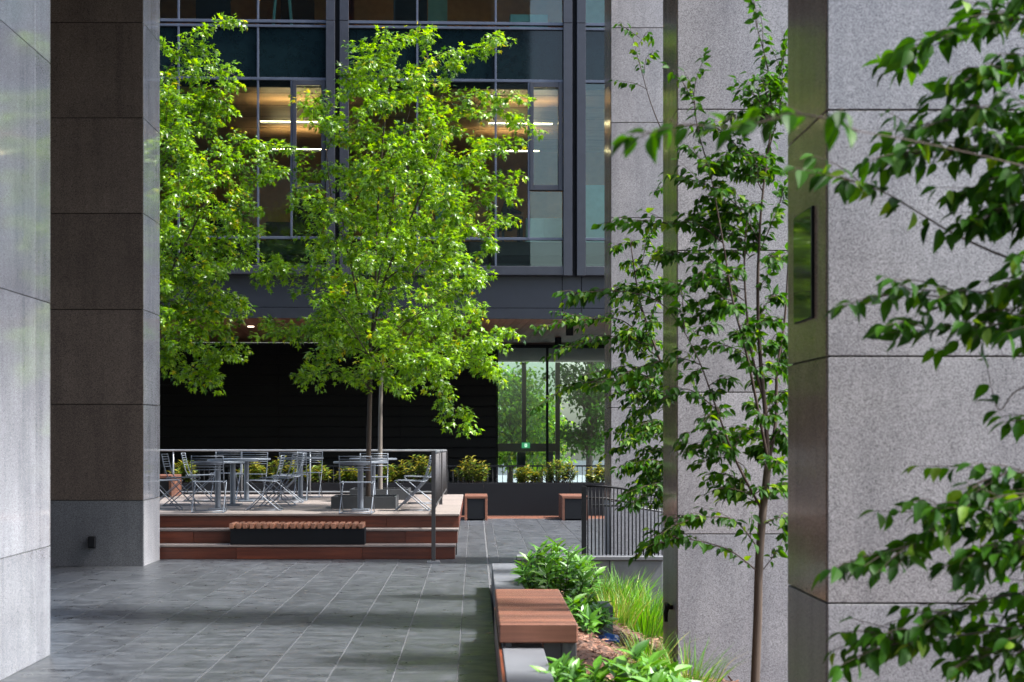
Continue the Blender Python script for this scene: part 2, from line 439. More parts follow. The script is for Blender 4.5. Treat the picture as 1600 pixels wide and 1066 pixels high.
# ------------------------------------------------------------------ wooden deck with steps
DX0, DX1 = -7.4, -0.235
deck = thing('wooden_deck', 'raised wooden deck with three red-brown steps under the maple trees', 'deck', (-3.8, 29, 0))
box('core', 'joint', DX0 + .03, DX1 - .06, 25.26, 33.45, 0.0, 0.565, deck)
for k in range(59):
    y = 25.17 + k * 0.142
    box('deck_board', 'board', DX0, DX1, y, y + 0.136, 0.572, 0.60, deck, .003)
rng = random.Random(11)
tiers = [(24.36, 24.78, 0.2, -0.29), (24.78, 25.2, 0.4, -0.26), (25.2, None, 0.6, -0.24)]
for i, (ya, yb, zt, xr) in enumerate(tiers):
    z0 = zt - 0.2
    box('riser_core', 'joint', DX0, xr - .03, ya + .03, (yb or ya + .06) + .03, 0.0 if i else 0.0, zt - .034, deck)
    cuts = [DX0, [-3.37, -4.05, -3.05][i], [-1.6, -1.0, -1.3][i], xr]
    for a, b in zip(cuts[:-1], cuts[1:]):
        box('riser_board', 'riser', a + .002, b - .002, ya + .012, ya + .034, z0 + .002, zt - .031, deck, .003)
    box('riser_board', 'riser', xr - .022, xr, ya + .036, (yb or 33.45), z0 + .002, zt - .031, deck, .003)
    if yb:
        for j in range(3):
            box('tread_board', 'board', DX0, xr + .012, ya + j * .143, ya + j * .143 + .137, zt - .028, zt, deck, .003)

def slat_bench(label, x0, x1, y0, y1, z0, z1, across, n, wrap=False, lower=None):
    t = thing('slatted_bench', label, 'bench', ((x0 + x1) / 2, (y0 + y1) / 2, z0), 'slatted timber benches')
    sh = 0.07
    if across == 'y':      # slats run in depth, ranged along x
        box('base_box', 'planter', x0 + .012, x1 - .012, y0 + .02, (lower or y1) - .02, z0, z1 - sh - .004, t, .004)
        p = (x1 - x0) / n
        for k in range(n):
            box('slat', 'slat_y', x0 + k * p, x0 + k * p + p * .62, y0, y1, z1 - sh, z1, t, .004)
    else:                  # slats run across, ranged along depth; they wrap down both sides
        box('base_box', 'planter', x0 + .055, x1 - .055, y0 + .01, y1 - .01, z0 + .03, z1 - .055, t, .004)
        p = (y1 - y0) / n
        for k in range(n):
            a, b = y0 + k * p, y0 + k * p + p * .7
            s = box('slat', 'slat_x', x0, x1, a, b, z1 - .05, z1, t, .003)
            box('slat', 'slat_x', x0, x0 + .05, a, b, z0, z1 - .052, t, .003)
            box('slat', 'slat_x', x1 - .05, x1, a, b, z0, z1 - .052, t, .003)
    return t
slat_bench('timber slatted bench with black base standing on the deck steps', -3.475, -1.555, 24.375, 24.95, 0.2, 0.50, 'y', 20, lower=24.79)
slat_bench('timber slatted bench end on beside the right corner of the deck', -0.225, 0.245, 35.4, 36.9, 0.0, 0.50, 'x', 22)
slat_bench('timber slatted bench end on partly behind the black railing', 1.775, 2.30, 35.4, 36.9, 0.0, 0.50, 'x', 22)
slat_bench('timber slatted bench on the deck just right of the left column', -6.35, -5.63, 32.0, 33.1, 0.6, 1.0, 'x', 16)

# ------------------------------------------------------------------ railings
def balusters(par, pts, z0, z1, r, mat, name='baluster'):
    me = tube_mesh('baluster', [([(0, 0, 0), (0, 0, z1 - z0)], r)], mat, 6)
    b = Vector(par['_base'])
    for p in pts: link(name, me, par, Vector((p[0], p[1], z0)) - b)
dr = thing('deck_railing', 'dark steel railing along the right side of the deck', 'railing', (-0.575, 29, 0))
X = -0.575
box('post', 'rail', X - .028, X + .028, 23.62, 23.66, 0.0, 1.535, dr, .003)
box('base_plate', 'rail_light', X - .09, X + .09, 23.60, 23.70, 0.0, 0.03, dr, .004)
box('post', 'rail', X - .028, X + .028, 28.6, 28.64, 0.6, 1.50, dr, .003)
box('post', 'rail', X - .028, X + .028, 33.36, 33.40, 0.6, 1.46, dr, .003)
V, F = tube_geo([(0, 23.66 - 29, 1.52), (0, 33.36 - 29, 1.452)], .024, 6); link('top_rail', mesh_from('top_rail', V, F, 'rail_light'), dr)
V, F = tube_geo([(0, 24.6 - 29, .745), (0, 33.36 - 29, .70)], .02, 6); link('bottom_rail', mesh_from('bottom_rail', V, F, 'rail'), dr)
balusters(dr, [(X, 24.65 + k * .115) for k in range(76)], .71, 1.475, .008, 'rail')
balusters(dr, [(X, 23.75 + k * .115) for k in range(8)], .75, 1.50, .008, 'rail')
br = thing('back_railing', 'thin pale rail along the back of the deck behind the tables', 'railing', (-4, 33.34, 0.6))
V, F = tube_geo([(-3.4, 0, .855), (3.4, 0, .855)], .022, 6); link('top_rail', mesh_from('back_top_rail', V, F, 'rail_light'), br)
V, F = tube_geo([(-3.4, 0, .055), (3.4, 0, .055)], .018, 6); link('bottom_rail', mesh_from('back_bottom_rail', V, F, 'rail_light'), br)
for k in range(4):
    x = -5.83 + k * 1.32 - (-4)
    link('post', tube_mesh('rail_post', [([(x, 0, 0), (x, 0, .855)], .016)], 'rail_light', 6), br)

bf = thing('back_fence', 'black baluster fence behind the planters in front of the glass doors', 'fence', (-1.5, 38.2, 0))
box('top_rail', 'black', -7.2, 3.9, 38.18, 38.22, 1.05, 1.085, bf)
box('bottom_rail', 'black', -7.2, 3.9, 38.18, 38.22, .18, .21, bf)
balusters(bf, [(-7.1 + k * .11, 38.2) for k in range(100)], .0, 1.055, .009, 'black')

lw = thing('low_wall', 'low grey stone wall at the far end of the planting bed under the railing', 'wall', (1.4, 20.1, 0))
box('stone', 'dark_stone', 1.55, 2.16, 19.965, 20.25, -0.5, .30, lw, .004)
box('stone', 'concrete', .475, 1.545, 19.965, 20.25, -0.5, .30, lw, .004)
box('coping', 'concrete', .475, 2.18, 19.93, 20.255, .304, .35, lw, .006)
rf = thing('ramp_railing', 'black steel railing with sloping handrails standing on the low wall', 'railing', (1.26, 20.12, .35))
box('post', 'black', 1.235, 1.29, 20.08, 20.14, .35, 1.16, rf, .003)
def rail_path(pts, d): return [at(px, py, d) - Vector(rf['_base']) for px, py in pts]
link('top_rail', tube_mesh('ramp_top', [(rail_path([(911, 759), (945, 760), (975, 764), (1050, 780)], 20.1), .014)], 'black', 6), rf)
link('handrail', tube_mesh('ramp_hand', [(rail_path([(911, 778), (948, 779), (985, 785), (1050, 795)], 20.25), .014)], 'rail', 6), rf)
link('handrail', tube_mesh('ramp_hand', [(rail_path([(926, 790), (965, 790), (1000, 794), (1050, 802)], 20.4), .016)], 'charcoal', 6), rf)
def yl(px, pts):
    for (a, b), (c, d) in zip(pts[:-1], pts[1:]):
        if a <= px <= c: return b + (d - b) * (px - a) / (c - a)
    return pts[-1][1]
for k in range(24):
    px = 918.5 + k * 5.8
    p = at(px, 870, 20.1); top = at(px, yl(px, [(911, 759), (945, 760), (975, 764), (1060, 782)]), 20.1)
    if p.x > 2.35: break
    z0 = .35 if p.x < 2.17 else -.3
    link('baluster', tube_mesh('ramp_baluster', [([(0, 0, 0), (0, 0, top.z - z0)], .0085)], 'black', 6), rf, Vector((p.x, 20.1, z0)) - Vector(rf['_base']))

# ------------------------------------------------------------------ planting bed wall, bench, back planter
pw = thing('planter_wall', 'low grey stone planter wall with a rust brown timber side, under the near bench', 'wall', (.32, 14, 0))
for k, (a, b) in enumerate([(5.0, 7.4), (7.4, 9.9), (9.9, 12.35), (12.35, 14.85), (14.85, 17.3), (17.3, 19.8)]):
    box('stone', 'concrete', .185, .47, a + .004, b - .004, -.9, .28, pw, .006)
for k in range(4):
    box('side_board', 'riser', .160, .180, 5.0 + k * 2.45, 5.0 + k * 2.45 + 2.44, 0.0, .275, pw, .003)
bn = thing('wide_bench', 'wide red-brown timber bench on the planter wall in the foreground', 'bench', (.43, 13.2, 0))
n = 46
for k in range(n):
    y = 11.9 + k * 0.0587
    box('slat', 'slat_x', .163, .705, y, y + .0475, .318, .45, bn, .009)
box('bearer', 'charcoal', .21, .25, 11.96, 14.55, .284, .316, bn)
box('bearer', 'charcoal', .60, .64, 11.96, 14.55, .20, .316, bn)
box('leg', 'charcoal', .60, .70, 11.98, 12.03, -.3, .316, bn, .004)
box('leg', 'charcoal', .60, .70, 14.40, 14.45, -.3, .316, bn, .004)
box('end_plate', 'charcoal', .474, .598, 12.0, 12.02, -.3, .314, bn)

bp = thing('back_planter', 'long black metal planter in front of the building, holding yellow-green shrubs', 'planter', (-2, 37.8, 0))
for k in range(6):
    a = -7.3 + k * 1.87
    box('panel', 'planter', a + .003, a + 1.867, 37.5, 37.54, 0.0, .71, bp, .003)
box('side', 'planter', -7.3, -7.27, 37.545, 38.1, 0, .71, bp); box('side', 'planter', 3.89, 3.92, 37.545, 38.1, 0, .71, bp)
box('back', 'planter', -7.3, 3.92, 38.105, 38.13, 0, .71, bp)
box('soil', 'mulch', -7.27, 3.89, 37.545, 38.1, .5, .64, bp)
def tree_box(label, x0, x1, y0, y1):
    t = thing('tree_planter', label, 'planter', ((x0 + x1) / 2, (y0 + y1) / 2, .6), 'square tree planters')
    for (a, b, c, d) in ((x0, x1, y0, y0 + .03), (x0, x1, y1 - .03, y1), (x0, x0 + .03, y0 + .032, y1 - .032), (x1 - .03, x1, y0 + .032, y1 - .032)):
        box('side', 'charcoal', a, b, c, d, .60, .79, t, .003)
    box('soil', 'mulch', x0 + .03, x1 - .03, y0 + .03, y1 - .03, .605, .745, t)
tree_box('low charcoal planter box round the front maple trunk on the deck', -2.25, -1.24, 26.9, 27.9)
tree_box('low charcoal planter box round the rear pale trunk on the deck', -2.23, -1.18, 30.6, 31.6)

# ------------------------------------------------------------------ tables and chairs on the deck
def make_table(label, x, y):
    t = thing('cafe_table', label, 'table', (x, y, .6), 'round grey tables on the deck')
    tt = link('table_top', T_TOP, t, (0, 0, .72)); link('column', T_COL, t, (0, 0, .03)); link('base_plate', T_BASE, t, (0, 0, 0))
    link('collar', T_COLLAR, tt, (0, 0, -.015))
T_TOP = disc_mesh('table_top', .415, .030, 'furniture'); T_COL = disc_mesh('table_column', .044, .69, 'furniture', 20)
T_BASE = box_mesh(.27, .27, .06, 'furniture', .008); T_COLLAR = disc_mesh('table_collar', .11, .014, 'furniture', 20, .003)
for lab, x, y in [('round grey table nearest the left column, front of the row of three', -3.95, 26.5),
                  ('round grey table in the middle of the left row of three', -3.96, 28.2),
                  ('round grey table at the back of the left row of three', -3.95, 29.8),
                  ('round grey table at the back behind the side-on chairs', -3.16, 31.2),
                  ('round grey table in front of the front maple trunk', -1.75, 26.3),
                  ('round grey table just in front of the rear pale trunk', -1.78, 30.05)]:
    make_table(lab, x, y)

def chair_meshes():
    r = .0085; P = []
    back = smooth_path([(0, -.275, .845), (0, -.235, .66), (0, -.165, .47), (0, .04, .235), (0, .24, .03), (0, .27, .010)], 4)
    seat = smooth_path([(0, -.20, .445), (0, .20, .462), (0, .262, .452), (0, .235, .415), (0, .0, .21), (0, -.225, .025), (0, -.25, .010)], 4)
    run = [(0, -.25, .010), (0, .20, .010)]
    side = tube_mesh('chair_side', [(back, r), (seat, r), (run, r * .9)], 'furniture', 6)
    bars = []
    for k in range(6):
        z = .838 - k * .040; y = -.275 + (.838 - z) * .21
        bars.append((z, y))
    bar = tube_mesh('chair_bar', [([(-.232, 0, 0), (.232, 0, 0)], .0075)], 'furniture', 6)
    foot = tube_mesh('chair_foot', [([(-.232, 0, 0), (.232, 0, 0)], r)], 'furniture', 6)
    slat = box_mesh(.45, .046, .010, 'furniture', .003)
    return side, bars, bar, foot, slat
C_SIDE, C_BARS, C_BAR, C_FOOT, C_SLAT = chair_meshes()
def make_chair(label, x, y, rz):
    t = thing('wire_chair', label, 'chair', (x, y, .6), 'grey wire chairs on the deck', rz)
    for sx in (-.232, .232): link('side_frame', C_SIDE, t, (sx, 0, 0))
    for z, yy in C_BARS: link('back_bar', C_BAR, t, (0, yy, z))
    for yy, z in ((.27, .010), (-.25, .010)): link('foot_bar', C_FOOT, t, (0, yy, z))
    for k in range(8): link('seat_slat', C_SLAT, t, (0, -.185 + k * .056, .456 + .004 * math.sin(k / 7 * 3.14)))
R = math.radians
for lab, x, y, a in [
    ('grey wire chair with its back to the camera, at the front left table', -3.97, 25.75, 3),
    ('grey wire chair with its back to the camera, in front of the front maple trunk', -1.745, 25.42, -2),
    ('grey wire chair side on beside the deck railing, facing left', -.95, 26.35, 88),
    ('grey wire chair side on behind the one beside the railing', -.93, 29.0, 93),
    ('grey wire chair between the two square tree planters', -1.70, 28.75, 181),
    ('grey wire chair beside the left column, half hidden by it', -4.80, 26.6, -86),
    ('grey wire chair side on with its back left of the middle row table', -4.82, 28.3, -92),
    ('grey wire chair side on left of the rearmost table in the left row', -4.80, 30.0, -88),
    ('grey wire chair at the back left of the deck, nearest the back rail', -4.55, 31.5, 178),
    ('grey wire chair seen front on behind the rearmost table of the left row', -3.98, 30.75, 176),
    ('nearest of the three side-on chairs in a row facing left', -3.22, 26.45, 90),
    ('middle of the three side-on chairs in a row facing left', -3.20, 28.1, 86),
    ('farthest of the three side-on chairs in a row facing left', -3.19, 29.4, 92),
    ('grey wire chair tucked in at the far side of the back table', -3.10, 32.0, 178),
    ('grey wire chair with its back to the camera at the back table', -3.2, 30.45, 2)]:
    make_chair(lab, x, y, R(a))

# ------------------------------------------------------------------ office building across the court
OB = thing('office_building', 'dark glass office building with lit floors above a timber soffit', 'building', (0, 39, 0), None, math.radians(2.5))
OB['_base'] = (0, 0, 0)          # its parts are given in its own coordinates: y = 0 is the facade line
K = 39 / FPX
def oz(y): return EYE + (VY - y) * K
BAY, GW = 5.359, 4.853
PW = 0.20
Z_SILL0, Z_SILL1, Z_TR, Z_HEAD, Z_SP, Z_FL = oz(430), oz(415.5), oz(372), oz(124.5), oz(42), oz(34)
PITCH = Z_FL - Z_TR - .02
m1, m2, op = 1.546, 3.322, 4.073
MB = .045
def pane(x0, x1, z0, z1, par=OB):
    box('window_pane', 'glass', x0, x1, .16, .168, z0, z1, par)
for bi in range(-1, 2):
    bx = -2.86 + bi * BAY
    # piers left and right of the bay and the dark gap
    for xa in (bx - PW, bx + GW):
        zt = Z_SILL0
        for zb in (Z_SILL0, Z_FL, Z_FL + PITCH):
            z1 = {Z_SILL0: Z_FL - .01, Z_FL: Z_FL + PITCH - .01, Z_FL + PITCH: 20.0}[zb]
            box('pier', 'frame', xa, xa + PW, 0, .22, zb, z1, OB, .006)
    box('shadow_gap', 'gap', bx + GW + PW, bx + GW + PW + .106, .20, .24, Z_SILL0, 20, OB)
    box('sill', 'frame', bx, bx + GW, .02, .22, Z_SILL0 + .01, Z_SILL1, OB, .006)
    for si in range(3):
        o = si * PITCH
        zt, zh, zs, zf = Z_TR + o, Z_HEAD + o, Z_SP + o, Z_FL + o
        if zt > 18: break
        b0 = Z_SILL1 if si == 0 else zt
        # mullions
        for xm in (m1, m2):
            box('mullion', 'mullion', bx + xm - MB / 2, bx + xm + MB / 2, .09, .20, b0, zf - .08, OB, .004)
        if si == 0:
            box('transom', 'mullion', bx, bx + GW, .10, .20, zt - .03, zt + .03, OB, .004)
            for a, b in ((0, m1), (m1, m2), (m2, GW)):
                pane(bx + a + .02, bx + b - .02, Z_SILL1, zt - .03)
        box('transom', 'mullion', bx, bx + GW, .085, .20, zh - .03, zh + .03, OB, .004)
        box('transom', 'mullion', bx, bx + GW, .085, .20, zs - .03, zs + .025, OB, .004)
        box('transom', 'mullion', bx, bx + GW, .085, .20, zf - .045, zf + .02, OB, .004)
        # vision panes
        pane(bx + .01, bx + m1 - .02, zt + .03, zh - .03); pane(bx + m1 + .02, bx + m2 - .02, zt + .03, zh - .03)
        if si == 0:
            pane(bx + m2 + .02, bx + op - .02, zt + .03, zh - .03)
            box('mullion', 'mullion', bx + op - .022, bx + op + .022, .09, .20, zt, zh - .03, OB, .004)
            zo = oz(296)
            ow = box('opening_window', 'glass', bx + op + .11, bx + GW - .11, .16, .168, zo + .12, zh - .15, OB); ow['_base'] = tuple(ow.location)
            box('frame', 'frame', bx + op + .025, bx + op + .11, .06, .19, zo, zh - .035, ow, .006)
            box('frame', 'frame', bx + GW - .11, bx + GW - .01, .06, .19, zo, zh - .035, ow, .006)
            box('frame', 'frame', bx + op + .11, bx + GW - .11, .06, .19, zh - .15, zh - .035, ow, .006)
            box('frame', 'frame', bx + op + .11, bx + GW - .11, .06, .19, zo, zo + .12, ow, .006)
            pane(bx + op + .03, bx + GW - .01, zt + .03, zo - .02)
        else:
            pane(bx + m2 + .02, bx + GW - .01, zt + .03, zh - .03)
        # spandrel glass
        for a, b in ((0, m1), (m1, m2), (m2, GW)):
            box('spandrel_panel', 'spandrel', bx + a + .01, bx + b - .01, .15, .17, zh + .03, zs - .03, OB)
        # interior
        cz = zh - .14; fz = zt - .05
        box('ceiling', 'ceiling', bx - .4, bx + GW + .4, .35, 9.0, cz, cz + .1, OB)
        box('floor_slab', 'office_floor', bx - .4, bx + GW + .4, .3, 9.0, fz - .3, fz, OB)
        box('back_wall', 'office_wall', bx - .4, bx + GW + .4, 9.0, 9.15, fz, cz, OB)
        box('bulkhead', 'gap', bx - .4, bx + GW + .4, .26, .34, zh - .15, zs, OB)
        gi = random.Random(10 * bi + si + 50)
        for q in range(4):
            xx = bx + .1 + gi.random() * (GW - 1.0); yy = 3.2 + 1.4 * q; hh = gi.choice((1.3, 1.6, 2.2, cz - fz - .02))
            box('partition', gi.choice(('office_wall', 'gap', 'teal', 'charcoal')), xx, xx + gi.uniform(.25, .9), yy, yy + .12, fz + .002, fz + hh, OB, .004)
        for q in range(5):
            box('ceiling_joint', 'gap', bx - .4, bx + GW + .4, 1.0 + q * 1.5, 1.02 + q * 1.5, cz - .004, cz - .001, OB)
        for r_, yy in enumerate((1.7, 3.6, 5.6)):
            for xx in (() if r_ == 1 else (3.25,)):
                pb = box('pendant_lamp', 'white', bx + xx - .01, bx + xx + 1.51, yy - .005, yy + .075, cz - .565, cz - .54, OB); pb['_base'] = tuple(pb.location)
                box('uplight', 'lamp', bx + xx, bx + xx + 1.5, yy, yy + .07, cz - .535, cz - .530, pb)
                box('diffuser', 'lamp_low', bx + xx + .02, bx + xx + 1.48, yy + .02, yy + .05, cz - .572, cz - .566, pb)
# fascia band above the timber soffit, panel by panel
zf0, zf1 = oz(497), oz(430) - .01
xs = [-13.4, -8.7, -8.12, -3.35, -2.75, 2.09, 2.62, 8.0]
xs = [-8.4, -3.25, -2.95, 1.99, 2.43, 7.4]
for a, b in zip(xs[:-1], xs[1:]):
    box('fascia_panel', 'fascia', a + .006, b - .006, .28, .34, zf0 + .25, zf1 + .3, OB, .004)
    box('fascia_panel', 'fascia', a + .006, b - .006, .25, .34, zf0, zf0 + .24, OB, .004)
box('fascia_core', 'gap', -8.4, 7.4, .345, .5, zf0 + .02, zf1 + .5, OB)
box('upper_storeys', 'fascia', -8.6, 8.0, .4, 16, 16.2, 19, OB)
box('end_wall', 'fascia', -8.9, -8.62, .1, 16, -1.1, 19, OB)
box('end_wall', 'fascia', 8.0, 8.3, .1, 16, -1.1, 19, OB)
# timber soffit boards run in depth
x = -8.4
while x < 7.4:
    box('soffit_plank', 'soffit_wood', x + .003, x + .177, .52, 11.0, zf0 + .02, zf0 + .05, OB, .003)
    x += .18
box('soffit_backing', 'gap', -8.4, 7.4, .52, 11.0, zf0 + .055, zf0 + .3, OB)
# black louvred wall, board by board, and the lobby glass
WY = 11.0
GX0, GXM, GX1 = 1.11, 2.56, 4.5
box('louvre_backing', 'gap', -8.6, GX0 - .02, WY + .06, WY + .2, -1.1, zf0 + .02, OB)
z = -1.0
while z < zf0 - .02:
    h = min(.285, zf0 - z)
    for a, b in ((-8.6, -5.2), (-5.2, -1.7), (-1.7, GX0 - .02)):
        o = box('louvre_board', 'louvre', a + .006, b - .006, WY, WY + .03, z, z + h - .03, OB, .004)
        o.rotation_euler = (R(-9), 0, 0)
    z += .30
box('glass_pane', 'lobby_glass', GX0, GXM - .03, WY, WY + .012, -1.1, zf0 - .02, OB)
box('glass_pane', 'lobby_glass', GXM + .03, GX1, WY, WY + .012, -1.1, zf0 - .02, OB)
box('glazing_bar', 'black', GXM - .035, GXM + .035, WY - .04, WY + .05, -1.1, zf0 - .02, OB)
box('glazing_bar', 'black', GX0 - .02, GX1, WY - .03, WY + .04, zf0 - .12, zf0 - .02, OB)
box('glazing_bar', 'black', GX0 - .02, GX0 + .02, WY - .03, WY + .04, -1.1, zf0 - .125, OB)
box('wall_end', 'fascia', GX1, 8.0, WY, WY + .2, -1.1, zf0, OB)
# lobby seen through to the far side
FYL = 21.0
box('lobby_floor', 'paving', GX0 - 2.5, GX1 + 2, WY + .02, FYL + 12, -1.15, -.75, OB)
box('lobby_ceiling', 'soffit', GX0 - 2.5, GX1 + 2, WY + .05, FYL, zf0 - .1, zf0 + .1, OB)
box('lobby_wall', 'soffit', GX0 - 2.6, GX0 - 2.5, WY + .2, FYL, -.75, zf0 - .11, OB)
box('lobby_wall', 'soffit', GX1 + 2, GX1 + 2.1, WY + .2, FYL, -.75, zf0 - .11, OB)
box('door_header', 'charcoal', GX0 - 2.5, 3.86, FYL, FYL + .1, 1.18, 1.46, OB)
box('glazing_bar', 'charcoal', 2.53, 2.68, FYL, FYL + .1, 1.465, zf0 - .11, OB)
box('glazing_bar', 'charcoal', 3.70, 3.86, FYL - .01, FYL + .11, -.75, zf0 - .11, OB)
box('door_stile', 'charcoal', 2.36, 2.66, FYL, FYL + .1, -.75, 1.175, OB)
box('door_stile', 'charcoal', 3.46, 3.62, FYL, FYL + .1, -.75, 1.175, OB)
ex = box('exit_sign', 'exit', 2.50, 2.78, FYL - .4, FYL - .36, 1.30, 1.49, OB)
ex['_base'] = tuple(ex.location)
box('sign_mark', 'exit_mark', 2.60, 2.68, FYL - .406, FYL - .401, 1.34, 1.45, ex)
box('sign_mark', 'exit', 2.625, 2.655, FYL - .412, FYL - .407, 1.37, 1.42, ex)
box('glass_pane', 'lobby_glass', GX0 - 2.5, 3.68, FYL + .04, FYL + .05, 1.49, zf0 - .11, OB)
# soffit downlights
for px, py, r_ in ((392, 511, .05), (445, 539, .06), (467, 549.5, .07)):
    d = (zf0 - EYE) * FPX / (VY - py)
    p = at(px, py, d)
    link('downlight', disc_mesh('downlight', r_ + .03, .02, 'downlight', 20, .003), OB, OB.matrix_basis.inverted() @ Vector((p.x, p.y, zf0 - .002)))
for px, py in ((890, 522), (872, 540)):
    d = (zf0 - EYE - .2) * FPX / (VY - py)
    p = at(px, py, d)
    sp = link('spotlight', disc_mesh('spotlight', .09, .26, 'black', 20, .01), OB, OB.matrix_basis.inverted() @ Vector((p.x, p.y, zf0 - .24)))
sc_ = box('sunken_court', 'paving', -8.6, 8.0, 38.31, 50.5, -1.19, -1.0); tag(sc_, 'sunken paved strip between the fence and the office wall', kind='structure')
far_lawn = box('far_pavement', 'paving', -30, 40, 60, 110, -1.19, -.8); tag(far_lawn, 'pavement beyond the office building seen through the lobby', kind='structure')

# furniture seen inside the windows
ROT = Matrix.Rotation(math.radians(2.5), 4, 'Z')
def ob(x, y, z): 
    v = ROT @ Vector((x, y, z)); return Vector((v.x, v.y + 39, v.z))
FZ = Z_TR - .05
def inside(name, label, cat, x, y, z): 
    t = thing(name, label, cat, ob(x, y, z), None, math.radians(2.5)); t['_base'] = (x, y, z); return t
cb = inside('office_cabinet', 'pale cabinet standing behind the lower right office window', 'cabinet', 1.63, 1.2, FZ)
box('carcass', 'white', 1.22, 2.05, 1.0, 1.45, FZ, 6.78, cb, .006)
for k in range(2): box('door', 'white', 1.225 + k * .415, 1.63 + k * .415, .975, .998, FZ + .05, 6.76, cb, .004)
dk = inside('office_desk', 'dark office desk in front of the seated person behind glass', 'desk', .95, 1.6, FZ)
box('desk_top', 'office_wall', .55, 1.18, 1.25, 2.0, FZ + .70, FZ + .74, dk, .004)
for xx in (.57, 1.12): box('leg', 'charcoal', xx, xx + .04, 1.27, 1.98, FZ, FZ + .698, dk)
cu = inside('window_screen', 'pale teal screen panel inside the far right office window', 'screen', 3.0, 1.3, FZ)
for k in range(3): box('panel', 'teal', 2.5 + k * .6, 3.09 + k * .6, 1.3, 1.34, FZ, 7.6, cu, .005)
oc = inside('office_chair', 'dark office chair under the seated person behind glass', 'chair', .72, 1.6, FZ)
box('seat', 'black', .50, .95, 1.36, 1.84, FZ + .42, FZ + .49, oc, .02); box('backrest', 'black', .44, .50, 1.38, 1.82, FZ + .55, FZ + 1.02, oc, .02)
box('stem', 'charcoal', .69, .75, 1.57, 1.63, FZ + .06, FZ + .418, oc); box('base', 'charcoal', .48, .96, 1.57, 1.63, FZ + .01, FZ + .058, oc, .01); box('bracket', 'charcoal', .455, .49, 1.57, 1.63, FZ + .40, FZ + .56, oc)
def seated_person():
    t = inside('person', 'seated person in dark clothing leaning to a desk behind the office window', 'person', .72, 1.6, FZ)
    J = [(0, 0, .56), (.03, 0, .75), (.08, 0, .98), (.13, 0, 1.09), (.16, 0, 1.17), (.19, 0, 1.27), (.20, 0, 1.34),
         (.09, .17, 1.03), (.20, .24, .86), (.40, .14, .80), (.47, .12, .79), (.09, -.17, 1.03), (.20, -.24, .86), (.40, -.14, .80), (.47, -.12, .79),
         (.02, .09, .55), (.40, .11, .54), (.38, .11, .10), (.47, .11, .06), (.02, -.09, .55), (.40, -.11, .54), (.38, -.11, .10), (.47, -.11, .06)]
    Rr = [.15, .14, .16, .09, .055, .085, .075, .075, .055, .042, .03, .075, .055, .042, .03, .10, .075, .055, .04, .10, .075, .055, .04]
    E = [(0, 1), (1, 2), (2, 3), (3, 4), (4, 5), (5, 6), (2, 7), (7, 8), (8, 9), (9, 10), (2, 11), (11, 12), (12, 13), (13, 14), (0, 15), (15, 16), (16, 17), (17, 18), (0, 19), (19, 20), (20, 21), (21, 22)]
    me = bpy.data.meshes.new('body'); me.from_pydata(J, E, []); o = bpy.data.objects.new('body', me); COL.objects.link(o)
    sk = o.modifiers.new('skin', 'SKIN')
    if not me.skin_vertices: me.skin_vertices.new()
    for v, q in zip(me.skin_vertices[0].data, Rr): v.radius = (q, q); v.use_root = False
    me.skin_vertices[0].data[0].use_root = True
    sd = o.modifiers.new('sub', 'SUBSURF'); sd.levels = sd.render_levels = 2
    dg = bpy.context.evaluated_depsgraph_get(); dg.update()
    bm_ = bpy.data.meshes.new_from_object(o.evaluated_get(dg)); bpy.data.objects.remove(o)
    for k in ('cloth', 'skin', 'trouser', 'hair'): bm_.materials.append(M[k])
    for p in bm_.polygons:
        c = p.center; p.use_smooth = True
        p.material_index = 1 if (c.z > 1.12 or (c.x > .42 and c.z > .7)) else (2 if c.z < .62 else 0)
        if c.z > 1.14 and (c.z > 1.34 or c.x < .155): p.material_index = 3
    link('body', bm_, t)
M['cloth'] = plain('dark_jacket', (.03, .03, .035), .8); M['skin'] = plain('skin', (.42, .24, .17), .5); M['trouser'] = plain('dark_trousers', (.02, .022, .03), .8); M['hair'] = plain('dark_hair', (.02, .013, .01), .6)
seated_person()
ez = inside('easel', 'pale A-shaped easel legs in an upper office window', 'easel', -4.4, .9, Z_FL - .03)
for xx, sg in ((-4.62, 1), (-4.18, -1)):
    V, F = tube_geo([(xx + 4.4, 0, 0), (xx + 4.4 + sg * .17, 0, 2.0)], .035, 8); link('leg', mesh_from('easel_leg', V, F, 'teal'), ez)
tw = inside('upper_cabinet', 'teal cabinet in the upper right office window', 'cabinet', 1.3, 1.2, Z_FL - .03)
box('carcass', 'teal', .85, 1.28, 1.0, 1.5, Z_FL - .03, Z_FL + .42, tw, .005); box('carcass', 'teal', 1.29, 1.72, 1.0, 1.5, Z_FL - .03, Z_FL + .42, tw, .005)
